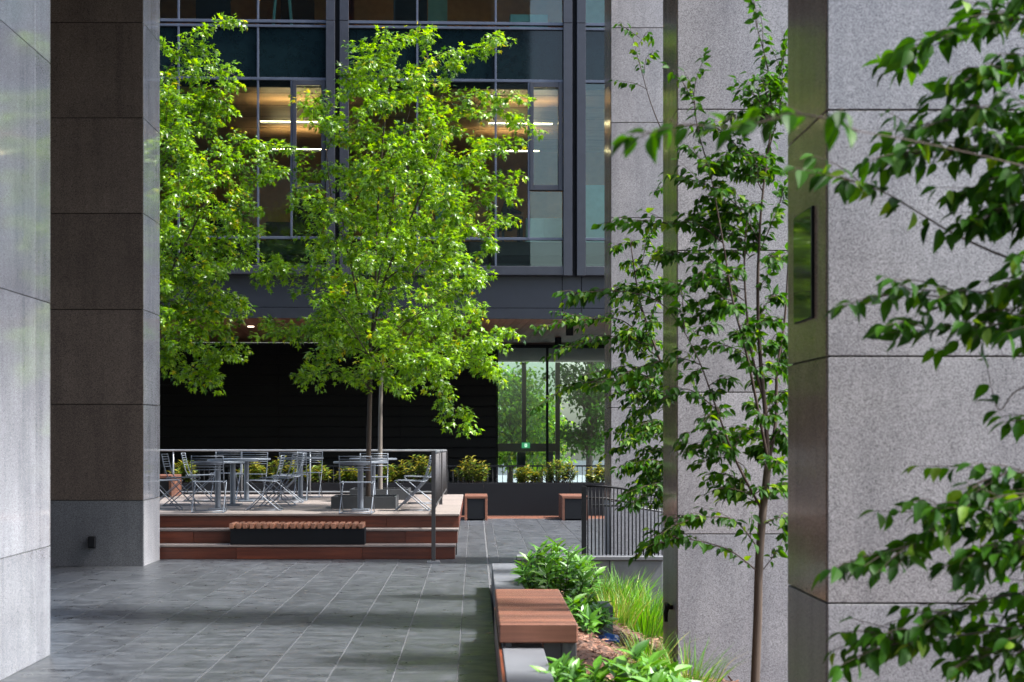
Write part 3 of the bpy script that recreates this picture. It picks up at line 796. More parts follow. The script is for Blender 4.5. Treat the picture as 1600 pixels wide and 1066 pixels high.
# ------------------------------------------------------------------ foliage engine
def tmpl(verts, tris): return np.array(verts, float), np.array(tris, int)
def maple_template():
    half = [(.09, .02), (.42, .02), (.20, .22), (.62, .52), (.16, .50)]
    out = [(0, 0)] + half + [(0, 1.06)] + [(-x, y) for x, y in half[::-1]]
    V = [(0, .33, .03)]
    for x, y in out: V.append((x, y, -.20 * abs(x) - .16 * y * y))
    n = len(out)
    return tmpl(V, [(0, 1 + k, 1 + (k + 1) % n) for k in range(n)])
def ovate_template(w=.30, droop=.22, fold=.10):
    ys = [0, .12, .32, .55, .78, 1.0]; ws = [.0, .62, 1.0, .88, .45, .0]
    V = []; T = []
    for y, k in zip(ys, ws):
        z = -droop * y * y
        V += [(-w * k, y, z + fold * k), (0, y, z), (w * k, y, z + fold * k)]
    for i in range(5):
        a = i * 3
        for o in (0, 1):
            p, q, r_, s_ = a + o, a + o + 1, a + o + 4, a + o + 3
            if i == 0: T.append((q, r_, s_) if o == 0 else (p, r_, s_))
            elif i == 4: T.append((p, q, r_) if o == 0 else (p, q, s_))
            else: T += [(p, q, r_), (p, r_, s_)]
    return tmpl(V, T)
MAPLE = maple_template(); OVATE = ovate_template(.255); LANCE = ovate_template(.15, .18, .04); SMALL = ovate_template(.2, .3, .06)

def frames(d, nrm):
    d = d / np.linalg.norm(d, axis=1, keepdims=True)
    n = nrm - d * np.sum(nrm * d, axis=1, keepdims=True); n /= (np.linalg.norm(n, axis=1, keepdims=True) + 1e-9)
    x = np.cross(d, n)
    return np.stack([x, d, n], axis=2)

def leaves_mesh(name, T, pos, d, nrm, size, tint, mat):
    V0, F0 = T
    Rm = frames(d, nrm)
    V = np.einsum('nij,kj->nki', Rm, V0) * size[:, None, None] + pos[:, None, :]
    n, k = len(pos), len(V0)
    F = (F0[None] + (np.arange(n) * k)[:, None, None]).reshape(-1, 3)
    me = bpy.data.meshes.new(name)
    me.vertices.add(n * k); me.vertices.foreach_set('co', V.reshape(-1).astype(np.float32))
    nf = len(F); me.loops.add(nf * 3); me.loops.foreach_set('vertex_index', F.reshape(-1).astype(np.int32))
    me.polygons.add(nf); me.polygons.foreach_set('loop_start', np.arange(0, nf * 3, 3, dtype=np.int32))
    a = me.attributes.new('tint', 'FLOAT', 'POINT'); a.data.foreach_set('value', np.repeat(tint, k).astype(np.float32))
    me.materials.append(M[mat]); me.update(calc_edges=True); me.validate()
    return me

class Leaves:
    def __init__(s): s.p, s.d, s.n, s.s, s.t = [], [], [], [], []
    def add(s, p, d, n, size, t=0.0):
        s.p.append(tuple(p)); s.d.append(tuple(d)); s.n.append(tuple(n)); s.s.append(size); s.t.append(t)
    def arr(s): return (np.array(s.p), np.array(s.d), np.array(s.n), np.array(s.s), np.array(s.t))
    def mesh(s, name, T, mat, base=(0, 0, 0), sel=None):
        p, d, n, z, t = s.arr(); p = p - np.array(base)
        if sel is not None: p, d, n, z, t = p[sel], d[sel], n[sel], z[sel], t[sel]
        return leaves_mesh(name, T, p, d, n, z, t, mat)

def rv(g): return Vector((g.gauss(0, 1), g.gauss(0, 1), g.gauss(0, 1)))

class Skeleton:
    """branches as polylines; thickness from the number of tips each node carries"""
    def __init__(s): s.pos, s.par, s.chains = [], [], []
    def chain(s, pts, parent):
        idx = [] if parent is None else [parent]
        for p in pts:
            s.pos.append(Vector(p)); s.par.append(idx[-1] if idx else -1); idx.append(len(s.pos) - 1)
        s.chains.append(idx); return idx
    def mesh(s, name, mat, rtip, power, rmax, base, sides=6, skip=0):
        n = len(s.pos); cnt = [0] * n; kids = [0] * n
        for i in range(n):
            if s.par[i] >= 0: kids[s.par[i]] += 1
        for i in range(n):
            if kids[i] == 0:
                j = i
                while j >= 0: cnt[j] += 1; j = s.par[j]
        rad = [min(rmax, rtip * c ** power) for c in cnt]
        V, F = [], []
        b = Vector(base)
        for c in s.chains[skip:]:
            if len(c) < 2: continue
            rr = [rad[i] for i in c]
            if s.par[c[1]] == c[0]: rr[0] = min(rr[0], rr[1] * 1.15)
            tube_geo([s.pos[i] - b for i in c], rr, sides, V, F, False)
        return mesh_from(name, V, F, mat, True)
    def nearest(s, tip, up=0.9):
        best, bi = 1e9, 0
        for i, p in enumerate(s.pos):
            v = tip - p; L = v.length
            if L < .25: continue
            c = L + max(0, p.z - tip.z) * up - .18 * (v.z / L) * L * .5
            if c < best: best, bi = c, i
        return bi

def maple_tree(label, base, leaders, env, tips_extra, ntips, seed, leaf=.094, rmax=.040, bark='bark', nleaf=84, group=None, rtip=.0042, ext_z=(2.0, 8.3)):
    """env(z) -> (left, right, depth half width); leaders: list of polylines (world)"""
    g = random.Random(seed)
    t = thing('maple_tree', label, 'tree', base, group)
    sk = Skeleton(); trunk = smooth_path(leaders[0], 6); ti = sk.chain(trunk, None)
    for pl in leaders[1:]:
        p0 = Vector(pl[0]); j = min(range(len(sk.pos)), key=lambda i: (sk.pos[i] - p0).length)
        sk.chain(smooth_path(pl, 6)[1:], j)
    lead_n = len(sk.chains)
    zs0, zs1 = ext_z
    tips = []
    while len(tips) < ntips:
        z = zs0 + (zs1 - zs0) * g.random()
        l, r_, dp = env(z)
        a = g.random() * 2 * math.pi; q = (g.random() ** .45)
        cx = (l + r_) / 2; x = cx + (r_ - l) / 2 * q * math.cos(a); y = base[1] + dp * q * math.sin(a)
        if g.random() > min(1.0, (r_ - l) / 3.4 + .15): continue
        p = Vector((x, y, z + g.gauss(0, .08)))
        if all((p - o).length > .26 for o in tips): tips.append(p)
        elif g.random() < .02: tips.append(p)
    axis = Vector(base)
    tips.sort(key=lambda p: (Vector((p.x - axis.x, p.y - axis.y, 0)).length + .25 * abs(p.z - 5)))
    tips += [Vector(p) for p in tips_extra]
    LV = Leaves()
    def leafy(pts, t0, dens, young):
        acc = 0
        L = sum((b - a).length for a, b in zip(pts[:-1], pts[1:]))
        run = 0
        for a, b in zip(pts[:-1], pts[1:]):
            seg = (b - a).length; dr_ = (b - a) / max(seg, 1e-6)
            acc += seg * dens
            while acc > 1:
                acc -= 1; f = g.random(); u = (run + f * seg) / L
                if u < t0: continue
                side = rv(g); side = (side - dr_ * side.dot(dr_)).normalized()
                out = (side * .9 + dr_ * .55 + Vector((0, 0, .1))).normalized()
                p = a.lerp(b, f) + out * g.uniform(.03, .10)
                d = (out + Vector((0, 0, -.45 - .4 * g.random())) + rv(g) * .18).normalized()
                n = Vector((0, 0, 1)) + rv(g) * .42 + out * .25
                yg = 0.0
                if young and u > .7 and g.random() < .38 * young * u: yg = g.uniform(.25, .9)
                LV.add(p, d, n, leaf * g.uniform(.48, 1.18) * (1 - .25 * (u > .9)), yg)
            run += seg
    for tp_ in tips:
        j = sk.nearest(tp_)
        p0 = sk.pos[j]; v = tp_ - p0; L = v.length
        c1 = p0 + v * .35 + Vector((0, 0, .16 * L)); c2 = p0 + v * .72 + Vector((0, 0, .12 * L))
        pts = smooth_path([p0, c1 + rv(g) * .03 * L, c2 + rv(g) * .03 * L, tp_], 3)
        sk.chain(pts[1:], j)
        young = .9 if g.random() < .3 else .05
        keep = [q for q in pts]
        leafy(keep, max(.12, 1 - 1.1 / max(L, .3)), nleaf / 1.0, young)
        for k in range(3):
            f = g.uniform(.35, .92); q = pts[int(f * (len(pts) - 1))]
            sd = rv(g); sd.z *= .35; sd = (sd.normalized() + v.normalized() * .8).normalized()
            e = q + sd * g.uniform(.2, .42) + Vector((0, 0, -.06))
            tw = [q, q.lerp(e, .5) + Vector((0, 0, .03)), e]
            leafy(tw, .15, nleaf * .9, young)
    b = Vector(base)
    V, F = [], []
    # trunk proper: the first leader up to the fork
    tl = len(trunk); rr = [rmax * (1.18 - .45 * i / (tl - 1)) for i in range(tl)]; rr[0] *= 1.25
    tube_geo([p - b for p in trunk], rr, 10, V, F)
    link('trunk', mesh_from('trunk', V, F, bark, True), t)
    link('branches', sk.mesh('branches', 'bark' if bark != 'twig' else bark, rtip, .46, rmax * .8, base, 6, 1), t)
    cr = link('crown', LV.mesh('crown', MAPLE, 'maple', base), t); cr['kind'] = 'stuff'
    return t, len(LV.p)

def env_from(rows, d, dscale=.92):
    """rows: (py, px_left, px_right) silhouettes at depth d"""
    Z = [at(0, py, d).z for py, _, _ in rows][::-1]
    Lx = [at(l, 0, d).x for _, l, _ in rows][::-1]; Rx = [at(r_, 0, d).x for _, _, r_ in rows][::-1]
    def f(z):
        l = float(np.interp(z, Z, Lx)); r_ = float(np.interp(z, Z, Rx))
        return l, r_, (r_ - l) / 2 * dscale
    return f, (Z[0], Z[-1])

d1 = 27.4
env1, ez1 = env_from([(75, 560, 690), (110, 520, 690), (160, 495, 730), (210, 480, 770), (260, 470, 775), (310, 470, 770), (360, 450, 765), (410, 430, 765), (460, 420, 770), (510, 425, 775), (550, 470, 770), (585, 520, 745)], d1, .85)
lead1 = [[at(575, 787, d1), at(576, 700, d1), at(578, 620, d1), at(579, 545, d1)],
         [at(579, 545, d1), at(586, 460, d1), at(588, 380, d1), at(592, 300, d1 + .2), at(600, 200, d1 + .2), at(610, 95, d1 + .1)],
         [at(579, 545, d1), at(600, 440, d1 - .2), at(640, 345, d1 - .4), at(672, 270, d1 - .5), at(700, 190, d1 - .4)],
         [at(579, 545, d1), at(560, 470, d1 + .1), at(545, 400, d1 - .1), at(520, 320, d1 - .2), at(510, 240, d1 - .2)],
         [at(586, 460, d1), at(612, 330, d1 + .5), at(630, 210, d1 + .6), at(655, 130, d1 + .4)],
         [at(579, 560, d1), at(540, 500, d1 - .6), at(495, 450, d1 - 1.1)], [at(579, 555, d1), at(640, 500, d1 - .7), at(700, 460, d1 - 1.2)]]
ex1 = [at(x, y, d1 + dd) for x, y, dd in [(650, 45, 0), (600, 70, .2), (590, 90, .4), (560, 100, -.2), (668, 60, -.3), (740, 85, 0), (765, 70, .2), (785, 58, .1), (715, 110, .1), (700, 130, -.2), (730, 150, .1), (740, 175, .2), (800, 150, -.3), (780, 175, -.2), (805, 190, .1), (830, 205, .1), (790, 230, -.2), (820, 275, .2), (785, 300, .3), (475, 145, .2), (490, 160, -.2), (465, 235, .2), (500, 200, 0), (455, 320, .3), (470, 300, -.3), (400, 440, .3), (410, 420, -.2), (405, 505, .2), (420, 520, -.4), (440, 525, .2), (470, 600, 0), (478, 585, .2), (790, 350, .2), (770, 390, -.3), (760, 440, 0), (800, 520, .2), (770, 540, 0), (785, 575, -.2), (745, 560, .2), (760, 585, 0), (700, 610, -.2), (690, 630, -.1), (715, 650, -.1), (735, 655, -.1), (640, 600, .5), (560, 595, .6), (610, 590, -.6)]]
nl = maple_tree('bright green maple in the middle of the deck, its trunk forking low', tuple(at(575, 787, d1)), lead1, env1, ex1, 205, 5, ext_z=ez1, group='maple trees on the deck')
print('leaves', nl[1])
d2 = 31.1
env2, ez2 = env_from([(250, 540, 690), (320, 500, 740), (400, 470, 770), (460, 480, 780), (520, 500, 775), (575, 540, 730)], d2, .8)
lead2 = [[at(594, 781, d2), at(594, 700, d2), at(595, 620, d2), at(598, 560, d2)], [at(598, 560, d2), at(606, 480, d2), at(612, 400, d2), at(620, 300, d2)], [at(598, 590, d2), at(630, 540, d2), at(680, 470, d2)], [at(598, 580, d2), at(560, 520, d2), at(520, 440, d2)]]
nl2 = maple_tree('maple with a pale straight trunk close behind the middle one', tuple(at(594, 781, d2)), lead2, env2, [at(620, 610, d2)], 85, 9, ext_z=ez2, bark='bark_pale', rmax=.040, group='maple trees on the deck')
d3 = 28.2
env3, ez3 = env_from([(130, 190, 330), (180, 170, 370), (240, 150, 400), (300, 140, 405), (350, 130, 390), (400, 120, 385), (450, 130, 375), (500, 140, 380), (540, 150, 370), (575, 170, 330)], d3, .85)
bx3 = 214
lead3 = [[at(bx3, 787, d3), at(bx3, 700, d3), at(bx3 + 2, 600, d3), at(bx3 + 4, 545, d3)], [at(bx3 + 4, 545, d3), at(225, 430, d3), at(232, 300, d3), at(240, 180, d3), at(262, 110, d3)],
         [at(bx3 + 4, 545, d3), at(260, 440, d3 - .3), at(310, 340, d3 - .5), at(345, 260, d3 - .4)], [at(bx3 + 4, 555, d3), at(280, 480, d3 + .4), at(330, 420, d3 + .6)]]
ex3 = [at(x, y, d3 + dd) for x, y, dd in [(335, 45, 0), (355, 32, 0), (315, 75, 0), (295, 90, .1), (275, 110, 0), (262, 130, 0), (260, 75, .2), (300, 125, -.2), (325, 115, -.2), (370, 120, .2), (355, 135, .1), (330, 160, 0), (345, 185, .2), (405, 230, 0), (430, 235, .2), (415, 260, -.2), (395, 285, 0), (430, 280, .2), (445, 270, 0), (405, 330, 0), (380, 345, .3), (395, 370, -.2), (370, 470, .2), (380, 500, 0), (365, 545, 0), (340, 560, .2), (320, 595, 0), (335, 600, .1), (300, 580, -.2), (275, 590, .2), (260, 560, 0)]]
nl3 = maple_tree('maple at the left, rising from behind the granite column', tuple(at(bx3, 787, d3)), lead3, env3, ex3, 190, 21, ext_z=ez3, group='maple trees on the deck')
print('leaves', nl2[1], nl3[1])

# ------------------------------------------------------------------ slender trees with ovate leaves
def spray_tree(name, label, base, stems, sprays, seed, leaf, T=OVATE, rstem=.035, singles=0, mats=('ovate', 'ovate1'), dens=20, hang=.75, group=None, young=.1):
    """stems: polylines (world, r0, r1); sprays: (polyline, leafy-from fraction, sidetwigs)"""
    g = random.Random(seed); b = Vector(base)
    t = thing(name, label, 'tree', base, group)
    V, F = [], []
    tube_geo([p - b for p in smooth_path(stems[0][0], 6)], list(np.linspace(stems[0][1], stems[0][2], (len(stems[0][0]) - 1) * 6 + 1)), 10, V, F)
    link('trunk', mesh_from('trunk', V, F, 'bark', True), t)
    V, F = [], []
    for pl, r0, r1 in stems[1:]:
        pts = smooth_path(pl, 6); tube_geo([p - b for p in pts], list(np.linspace(r0, r1, len(pts))), 7, V, F, False)
    LV = Leaves()
    def leafrow(pts, t0, step, sz):
        L = sum((y - x).length for x, y in zip(pts[:-1], pts[1:])); s_ = L * t0; k = 0
        cum = [0]
        for x, y in zip(pts[:-1], pts[1:]): cum.append(cum[-1] + (y - x).length)
        while s_ < L:
            i = max(j for j in range(len(cum)) if cum[j] <= s_); i = min(i, len(pts) - 2)
            f = (s_ - cum[i]) / max(1e-6, cum[i + 1] - cum[i]); p = pts[i].lerp(pts[i + 1], f); dr_ = (pts[i + 1] - pts[i]).normalized()
            sd = dr_.cross(Vector((0, 0, 1))); sd = sd.normalized() if sd.length > .1 else Vector((1, 0, 0))
            sd *= 1 if k % 2 else -1
            h = hang * g.uniform(.55, 1.25)
            d = (sd * .8 + dr_ * .55 + Vector((0, 0, -h)) + rv(g) * .42).normalized()
            n = Vector((0, 0, 1)) * .8 + sd * .55 + rv(g) * .55
            LV.add(p + d * .012, d, n, sz * g.uniform(.62, 1.12), 1.0 * (g.random() < young))
            s_ += step * g.uniform(.7, 1.35); k += 1
        LV.add(pts[-1], (dr_ + Vector((0, 0, -.3))).normalized(), Vector((0, 0, 1)) + rv(g) * .3, sz * .85, 0.0)
    for pl, t0, ntw, *opt in sprays:
        dn = opt[0] if opt else dens
        pts = smooth_path(pl, 5); L = sum((y - x).length for x, y in zip(pts[:-1], pts[1:]))
        r0 = min(.012, .0028 + .0035 * L)
        tube_geo([p - b for p in pts], list(np.linspace(r0, .0016, len(pts))), 5, V, F, False)
        leafrow(pts, t0, 1 / dn, leaf)
        for k in range(int(ntw * 1.8)):
            f = g.uniform(max(.08, t0 * .8), .93); q = pts[int(f * (len(pts) - 1))]; i = min(int(f * (len(pts) - 1)), len(pts) - 2)
            dr_ = (pts[i + 1] - pts[i]).normalized(); sd = dr_.cross(Vector((0, 0, 1)))
            sd = sd.normalized() if sd.length > .1 else Vector((1, 0, 0))
            e = q + (sd * g.choice((-1, 1)) * g.uniform(.3, 1) + dr_ * .8 + Vector((0, 0, g.uniform(-.25, .28)))).normalized() * L * g.uniform(.18, .40)
            tw = smooth_path([q, q.lerp(e, .5) + Vector((0, 0, .015)) + rv(g) * .01, e], 3)
            tube_geo([p - b for p in tw], list(np.linspace(r0 * .5, .0014, len(tw))), 4, V, F, False)
            leafrow(tw, .15, 1 / dn, leaf * .95)
    link('branches', mesh_from('branches', V, F, 'twig', True), t)
    p, d, n, z, ti = LV.arr()
    order = []
    if singles:
        vis = [(i, z[i] / p[i][1]) for i in range(len(p)) if -20 < VX + p[i][0] * FPX / p[i][1] < 1620 and -20 < VY - (p[i][2] - EYE) * FPX / p[i][1] < 1090]
        vis.sort(key=lambda q: -q[1]); order = [i for i, _ in vis[:singles]]
        V0, F0 = T
        me = bpy.data.meshes.new('leaf'); me.from_pydata([tuple(v) for v in V0], [], [tuple(map(int, f)) for f in F0]); me.materials.append(M[mats[1]])
        Rm = frames(d, n)
        for i in order:
            o = bpy.data.objects.new('leaf', me); COL.objects.link(o); o.parent = t
            m3 = Matrix([list(map(float, r_)) for r_ in Rm[i]])
            o.location = Vector(p[i]) - b; o.rotation_mode = 'QUATERNION'; o.rotation_quaternion = m3.to_quaternion(); o.scale = (z[i],) * 3
    rest = np.ones(len(p), bool); rest[order] = False
    if rest.any():
        cr = link('crown', LV.mesh('crown', T, mats[0], base, rest), t); cr['kind'] = 'stuff'
    return len(p)

def pl(d, *pts): return [at(x, y, d + (e[0] if e else 0)) for x, y, *e in pts]
def auto_sprays(stems, region, d, n, seed, reach=(40, 120), depth=.5):
    g = random.Random(seed); out = []; nodes = []
    for pl_, r0, r1 in stems:
        nodes += smooth_path(pl_, 6)
    tries = 0
    while len(out) < n and tries < 4000:
        tries += 1
        x0, x1, y0, y1 = g.choice(region)
        px, py = g.uniform(x0, x1), g.uniform(y0, y1)
        tip = at(px, py, d + g.uniform(-depth, depth))
        c = sorted(nodes, key=lambda q: (q - tip).length + (1.5 if q.z > tip.z + .05 else 0))[0]
        L = (tip - c).length
        if L * FPX / d > reach[1] * 2 or L * FPX / d < 18: continue
        mid = c.lerp(tip, .55) + Vector((0, 0, .14 * L))
        out.append(([c, mid, tip], .12, 3))
    return out
DA = 13.0
stemsA = [(pl(DA, (1178, 1135), (1180, 1066), (1184, 960), (1186, 880), (1192, 800), (1200, 725)), .037, .028),
          (pl(DA, (1200, 725), (1196, 650), (1188, 560), (1184, 470), (1186, 380), (1192, 300), (1206, 190)), .020, .006),
          (pl(DA, (1200, 725), (1212, 660, .1), (1214, 580, .15), (1226, 500, .2), (1232, 400, .2)), .017, .006),
          (pl(DA, (1198, 640), (1176, 560), (1166, 480), (1163, 400), (1168, 330)), .012, .005),
          (pl(DA, (1200, 720), (1168, 560, -.2), (1145, 470, -.2), (1130, 380, -.2), (1110, 270, -.2)), .012, .004),
          (pl(DA, (1192, 800), (1150, 720, -.1), (1120, 640, -.2), (1095, 570, -.2), (1070, 520, -.25)), .011, .003)]
sprA = [(pl(DA, (1206, 190), (1200, 110), (1180, 30), (1175, -20)), .1, 3), (pl(DA, (1206, 200), (1218, 120), (1226, 60)), .1, 3), (pl(DA, (1192, 300), (1160, 240), (1120, 200), (1085, 205)), .15, 6),
        (pl(DA, (1200, 240), (1220, 160), (1224, 90)), .1, 4), (pl(DA, (1110, 270), (1090, 200), (1085, 140), (1100, 90)), .2, 3), (pl(DA, (1188, 380), (1150, 320), (1105, 290), (1060, 275)), .1, 7),
        (pl(DA, (1184, 400), (1214, 330), (1226, 290)), .1, 5), (pl(DA, (1130, 380), (1090, 350), (1050, 350), (1010, 345), (960, 350)), .12, 6), (pl(DA, (1140, 430), (1100, 400), (1060, 395), (1050, 400)), .1, 6),
        (pl(DA, (1170, 400), (1140, 360), (1110, 350)), .1, 6), (pl(DA, (1186, 450), (1212, 410), (1226, 400)), .1, 5), (pl(DA, (1163, 470), (1120, 440), (1085, 440), (1052, 450)), .1, 6),
        (pl(DA, (1184, 500), (1205, 465), (1228, 470)), .1, 5), (pl(DA, (1188, 560), (1215, 520), (1228, 530)), .1, 4), (pl(DA, (1190, 600), (1165, 555), (1130, 540), (1090, 545)), .15, 4),
        (pl(DA, (1214, 580), (1224, 545), (1230, 590)), .1, 4), (pl(DA, (1095, 570), (1060, 560), (1010, 570), (960, 590), (930, 600)), .1, 5), (pl(DA, (1120, 640), (1080, 610), (1050, 615), (1000, 650)), .1, 5),
        (pl(DA, (1196, 650), (1222, 615), (1230, 640)), .1, 4), (pl(DA, (1150, 720), (1120, 680), (1090, 670), (1060, 690)), .1, 5), (pl(DA, (1200, 700), (1220, 670), (1230, 700)), .1, 5),
        (pl(DA, (1150, 720), (1165, 735), (1150, 775)), .1, 2), (pl(DA, (1194, 790), (1215, 755), (1230, 770)), .1, 4), (pl(DA, (1192, 820), (1220, 810), (1228, 850)), .1, 4),
        (pl(DA, (1187, 860), (1150, 815, -.2), (1110, 808, -.3), (1070, 815, -.3), (1050, 830, -.3)), .1, 7), (pl(DA, (1184, 893), (1140, 860, -.2), (1090, 845, -.3), (1055, 842, -.3), (1030, 852, -.3)), .15, 7),
        (pl(DA, (1190, 893), (1215, 860), (1228, 830)), .3, 2), (pl(DA, (1150, 470), (1110, 490), (1070, 500)), .1, 5), (pl(DA, (1070, 520), (1040, 480), (1000, 460), (940, 455), (885, 465)), .3, 5)]
sprA += auto_sprays(stemsA[1:], [(1060, 1228, 230, 420), (1060, 1228, 330, 560), (1060, 1228, 420, 720), (1130, 1228, 100, 300), (1090, 1226, 560, 790)], DA, 88, 77)
nA = spray_tree('slender_tree', 'slender multi-stemmed tree in front of the middle right column', tuple(at(1178, 1135, DA)), stemsA, sprA, 3, .090, singles=300, dens=28)
DC = 18.3
bC = at(1085, 1030, DC)
stemsC = [([bC, at(1086, 850, DC), at(1084, 650, DC)], .04, .03), (pl(DC, (1084, 650), (1070, 480), (1060, 330), (1050, 200)), .02, .005), (pl(DC, (1084, 700), (1030, 560), (1000, 470), (985, 380)), .016, .005)]
sprC = [(pl(DC, (1050, 240), (1020, 170), (1002, 110), (985, 45)), .75, 1), (pl(DC, (1012, 140), (990, 130), (958, 126)), .3, 0), (pl(DC, (1006, 120), (1010, 90), (1022, 85)), .3, 1), (pl(DC, (1000, 60), (975, 42), (965, 40)), .2, 1), (pl(DC, (998, 70), (1012, 50), (1020, 60)), .2, 1), (pl(DC, (1060, 330), (1040, 290), (1030, 300)), .2, 3),
        (pl(DC, (1000, 430), (1010, 380), (1025, 350)), .1, 5), (pl(DC, (1000, 470), (1015, 410), (1030, 390)), .1, 6), (pl(DC, (1010, 500), (980, 450), (955, 460)), .1, 6), (pl(DC, (1020, 540), (970, 500), (920, 500), (870, 505), (852, 510)), .15, 6),
        (pl(DC, (1030, 560), (990, 530), (950, 530), (900, 540), (850, 560)), .15, 6), (pl(DC, (1040, 600), (980, 580), (930, 595), (880, 610), (835, 640)), .15, 6), (pl(DC, (1050, 600), (1020, 560), (1000, 550)), .1, 6),
        (pl(DC, (1060, 650), (1010, 600), (970, 600)), .1, 6), (pl(DC, (1060, 640), (1030, 620), (1000, 640), (975, 660)), .1, 6), (pl(DC, (1070, 690), (1020, 660), (990, 690), (965, 700)), .1, 6),
        (pl(DC, (1070, 720), (1030, 700), (1000, 715), (975, 735)), .1, 6), (pl(DC, (1080, 750), (1040, 730), (1010, 745), (985, 770)), .1, 6), (pl(DC, (1080, 780), (1040, 755), (1020, 765), (1000, 780)), .1, 5), (pl(DC, (1080, 800), (1050, 770), (1025, 785)), .1, 5),
        (pl(DC, (1000, 470), (975, 560), (985, 590)), .1, 5), (pl(DC, (1010, 520), (1025, 470), (1035, 440)), .1, 6)]
sprC += auto_sprays(stemsC, [(950, 1036, 350, 560), (945, 1036, 480, 700), (965, 1036, 600, 800)], DC, 55, 78)
nC = spray_tree('slender_tree', 'bushy young tree behind the middle right column, overhanging the railing', tuple(bC), stemsC, sprC, 8, .088, singles=200, dens=28, young=.25)
DF = 7.2
bF = at(1760, 1560, DF); bF.z = -.5
stemsF = [([bF, at(1756, 1100, DF), at(1748, 700, DF), at(1735, 300, DF), at(1720, -100, DF)], .05, .02)]
sprF = [(pl(DF, (1726, 60), (1640, 30), (1560, 35), (1480, 55), (1415, 80)), .2, 8), (pl(DF, (1722, 0), (1660, -20), (1590, 0), (1530, 20)), .1, 7), (pl(DF, (1730, 140), (1640, 90), (1570, 110), (1500, 130)), .1, 8),
        (pl(DF, (1733, 240), (1640, 190), (1560, 175), (1470, 190), (1385, 205)), .2, 9), (pl(DF, (1735, 300), (1650, 240), (1570, 230), (1480, 235), (1390, 245)), .15, 9), (pl(DF, (1736, 340), (1640, 300), (1570, 290), (1500, 300)), .1, 8),
        (pl(DF, (1738, 430), (1600, 410), (1500, 370), (1440, 335), (1380, 300), (1290, 268)), .55, 2), (pl(DF, (1740, 420), (1640, 350), (1580, 345), (1520, 350)), .1, 8), (pl(DF, (1742, 480), (1640, 440), (1560, 450), (1500, 465), (1400, 460), (1310, 480)), .25, 5),
        (pl(DF, (1742, 520), (1650, 470), (1590, 480), (1530, 490)), .1, 6), (pl(DF, (1744, 560), (1640, 500), (1560, 515), (1470, 515), (1378, 520)), .3, 4),
        (pl(DF, (1748, 700), (1660, 600), (1590, 610), (1560, 640), (1540, 560)), .75, 0), (pl(DF, (1748, 720), (1680, 640), (1600, 655), (1570, 660)), .6, 1),
        (pl(DF, (1750, 860), (1650, 760), (1570, 740), (1500, 790), (1440, 800)), .2, 8), (pl(DF, (1750, 900), (1660, 830), (1570, 815), (1460, 840), (1355, 875)), .2, 8), (pl(DF, (1752, 930), (1660, 880), (1590, 870), (1520, 890)), .1, 9),
        (pl(DF, (1752, 980), (1650, 930), (1570, 930), (1500, 950), (1460, 965)), .1, 8), (pl(DF, (1754, 1060), (1650, 980), (1560, 985), (1450, 1000), (1345, 1010)), .2, 9), (pl(DF, (1754, 1090), (1660, 1020), (1570, 1020), (1480, 1030)), .1, 7)]
DN = 5.6
stemsN = [(pl(DF, (1735, 300), (1600, 260, -.8), (1450, 225, -1.1), (1340, 205, -1.6)), .003, .0018)]
sprF += [([at(1340, 205, DN + .2), at(1290, 185, DN), at(1230, 178, DN), at(1190, 190, DN)], .25, 2, 16), ([at(1230, 182, DN), at(1170, 195, DN), at(1120, 200, DN)], .4, 1, 16), ([at(1120, 200, DN), at(1070, 195, DN), at(1025, 205, DN), at(1000, 216, DN)], .35, 2, 16)]
sprF += auto_sprays(stemsF, [(1500, 1640, 0, 300), (1480, 1640, 150, 450), (1530, 1640, 380, 560), (1470, 1640, 740, 900), (1440, 1640, 860, 1060)], DF, 22, 79, (40, 240), .3)
nF = spray_tree('foreground_tree', 'blurred leafy branches at the right edge in front of the nearest column', tuple(bF), stemsF + stemsN, sprF, 12, .104, singles=300, dens=24, young=.1)
print('spray leaves', nA, nC, nF)

# ------------------------------------------------------------------ planting bed: soil, chips, grass, shrubs
def bed_z(x, y):
    z = float(np.interp(x, [.47, .8, 1.2, 1.8, 2.4, 9], [.12, .06, -.08, -.36, -.46, -.5]))
    return z + .03 * math.sin(3.1 * x + 1.7 * y) + .02 * math.sin(7.3 * y - 2 * x)
nx, ny = 60, 90
V, F = [], []
for j in range(ny):
    for i in range(nx):
        x = .472 + (9 - .472) * (i / (nx - 1)) ** 1.8; y = 3 + (19.96 - 3) * j / (ny - 1)
        V.append((x, y, bed_z(x, y)))
for j in range(ny - 1):
    for i in range(nx - 1):
        a = j * nx + i; F.append((a, a + 1, a + nx + 1, a + nx))
bed = link('planting_bed', mesh_from('planting_bed', V, F, 'mulch', True)); tag(bed, 'mulched planting bed between the planter wall and the columns', kind='structure')
g = random.Random(31)
LV = Leaves()
for k in range(9000):
    x = .5 + 2.2 * g.random() ** 1.3; y = 9.5 + 10.4 * g.random()
    LV.add((x, y, bed_z(x, y) + g.uniform(.002, .02)), (g.gauss(0, 1), g.gauss(0, 1), g.gauss(0, .25)), (g.gauss(0, .4), g.gauss(0, .4), 1), g.uniform(.025, .075))
CHIP = tmpl([(-.14, 0, 0), (.14, .05, 0), (.12, 1, .02), (-.13, .92, 0), (0, .5, .12)], [(0, 1, 4), (1, 2, 4), (2, 3, 4), (3, 0, 4)])
def chipmat():
    m, nt, N, L, b = new_mat('mulch_chip')
    ge = N.new('ShaderNodeNewGeometry')
    L.new(ramp(nt, ge.outputs['Random Per Island'], [(0, (.05, .022, .014)), (.5, (.14, .06, .036)), (1, (.33, .19, .13))]), b.inputs['Base Color'])
    b.inputs['Roughness'].default_value = .9
    return m
M['mchip'] = chipmat()
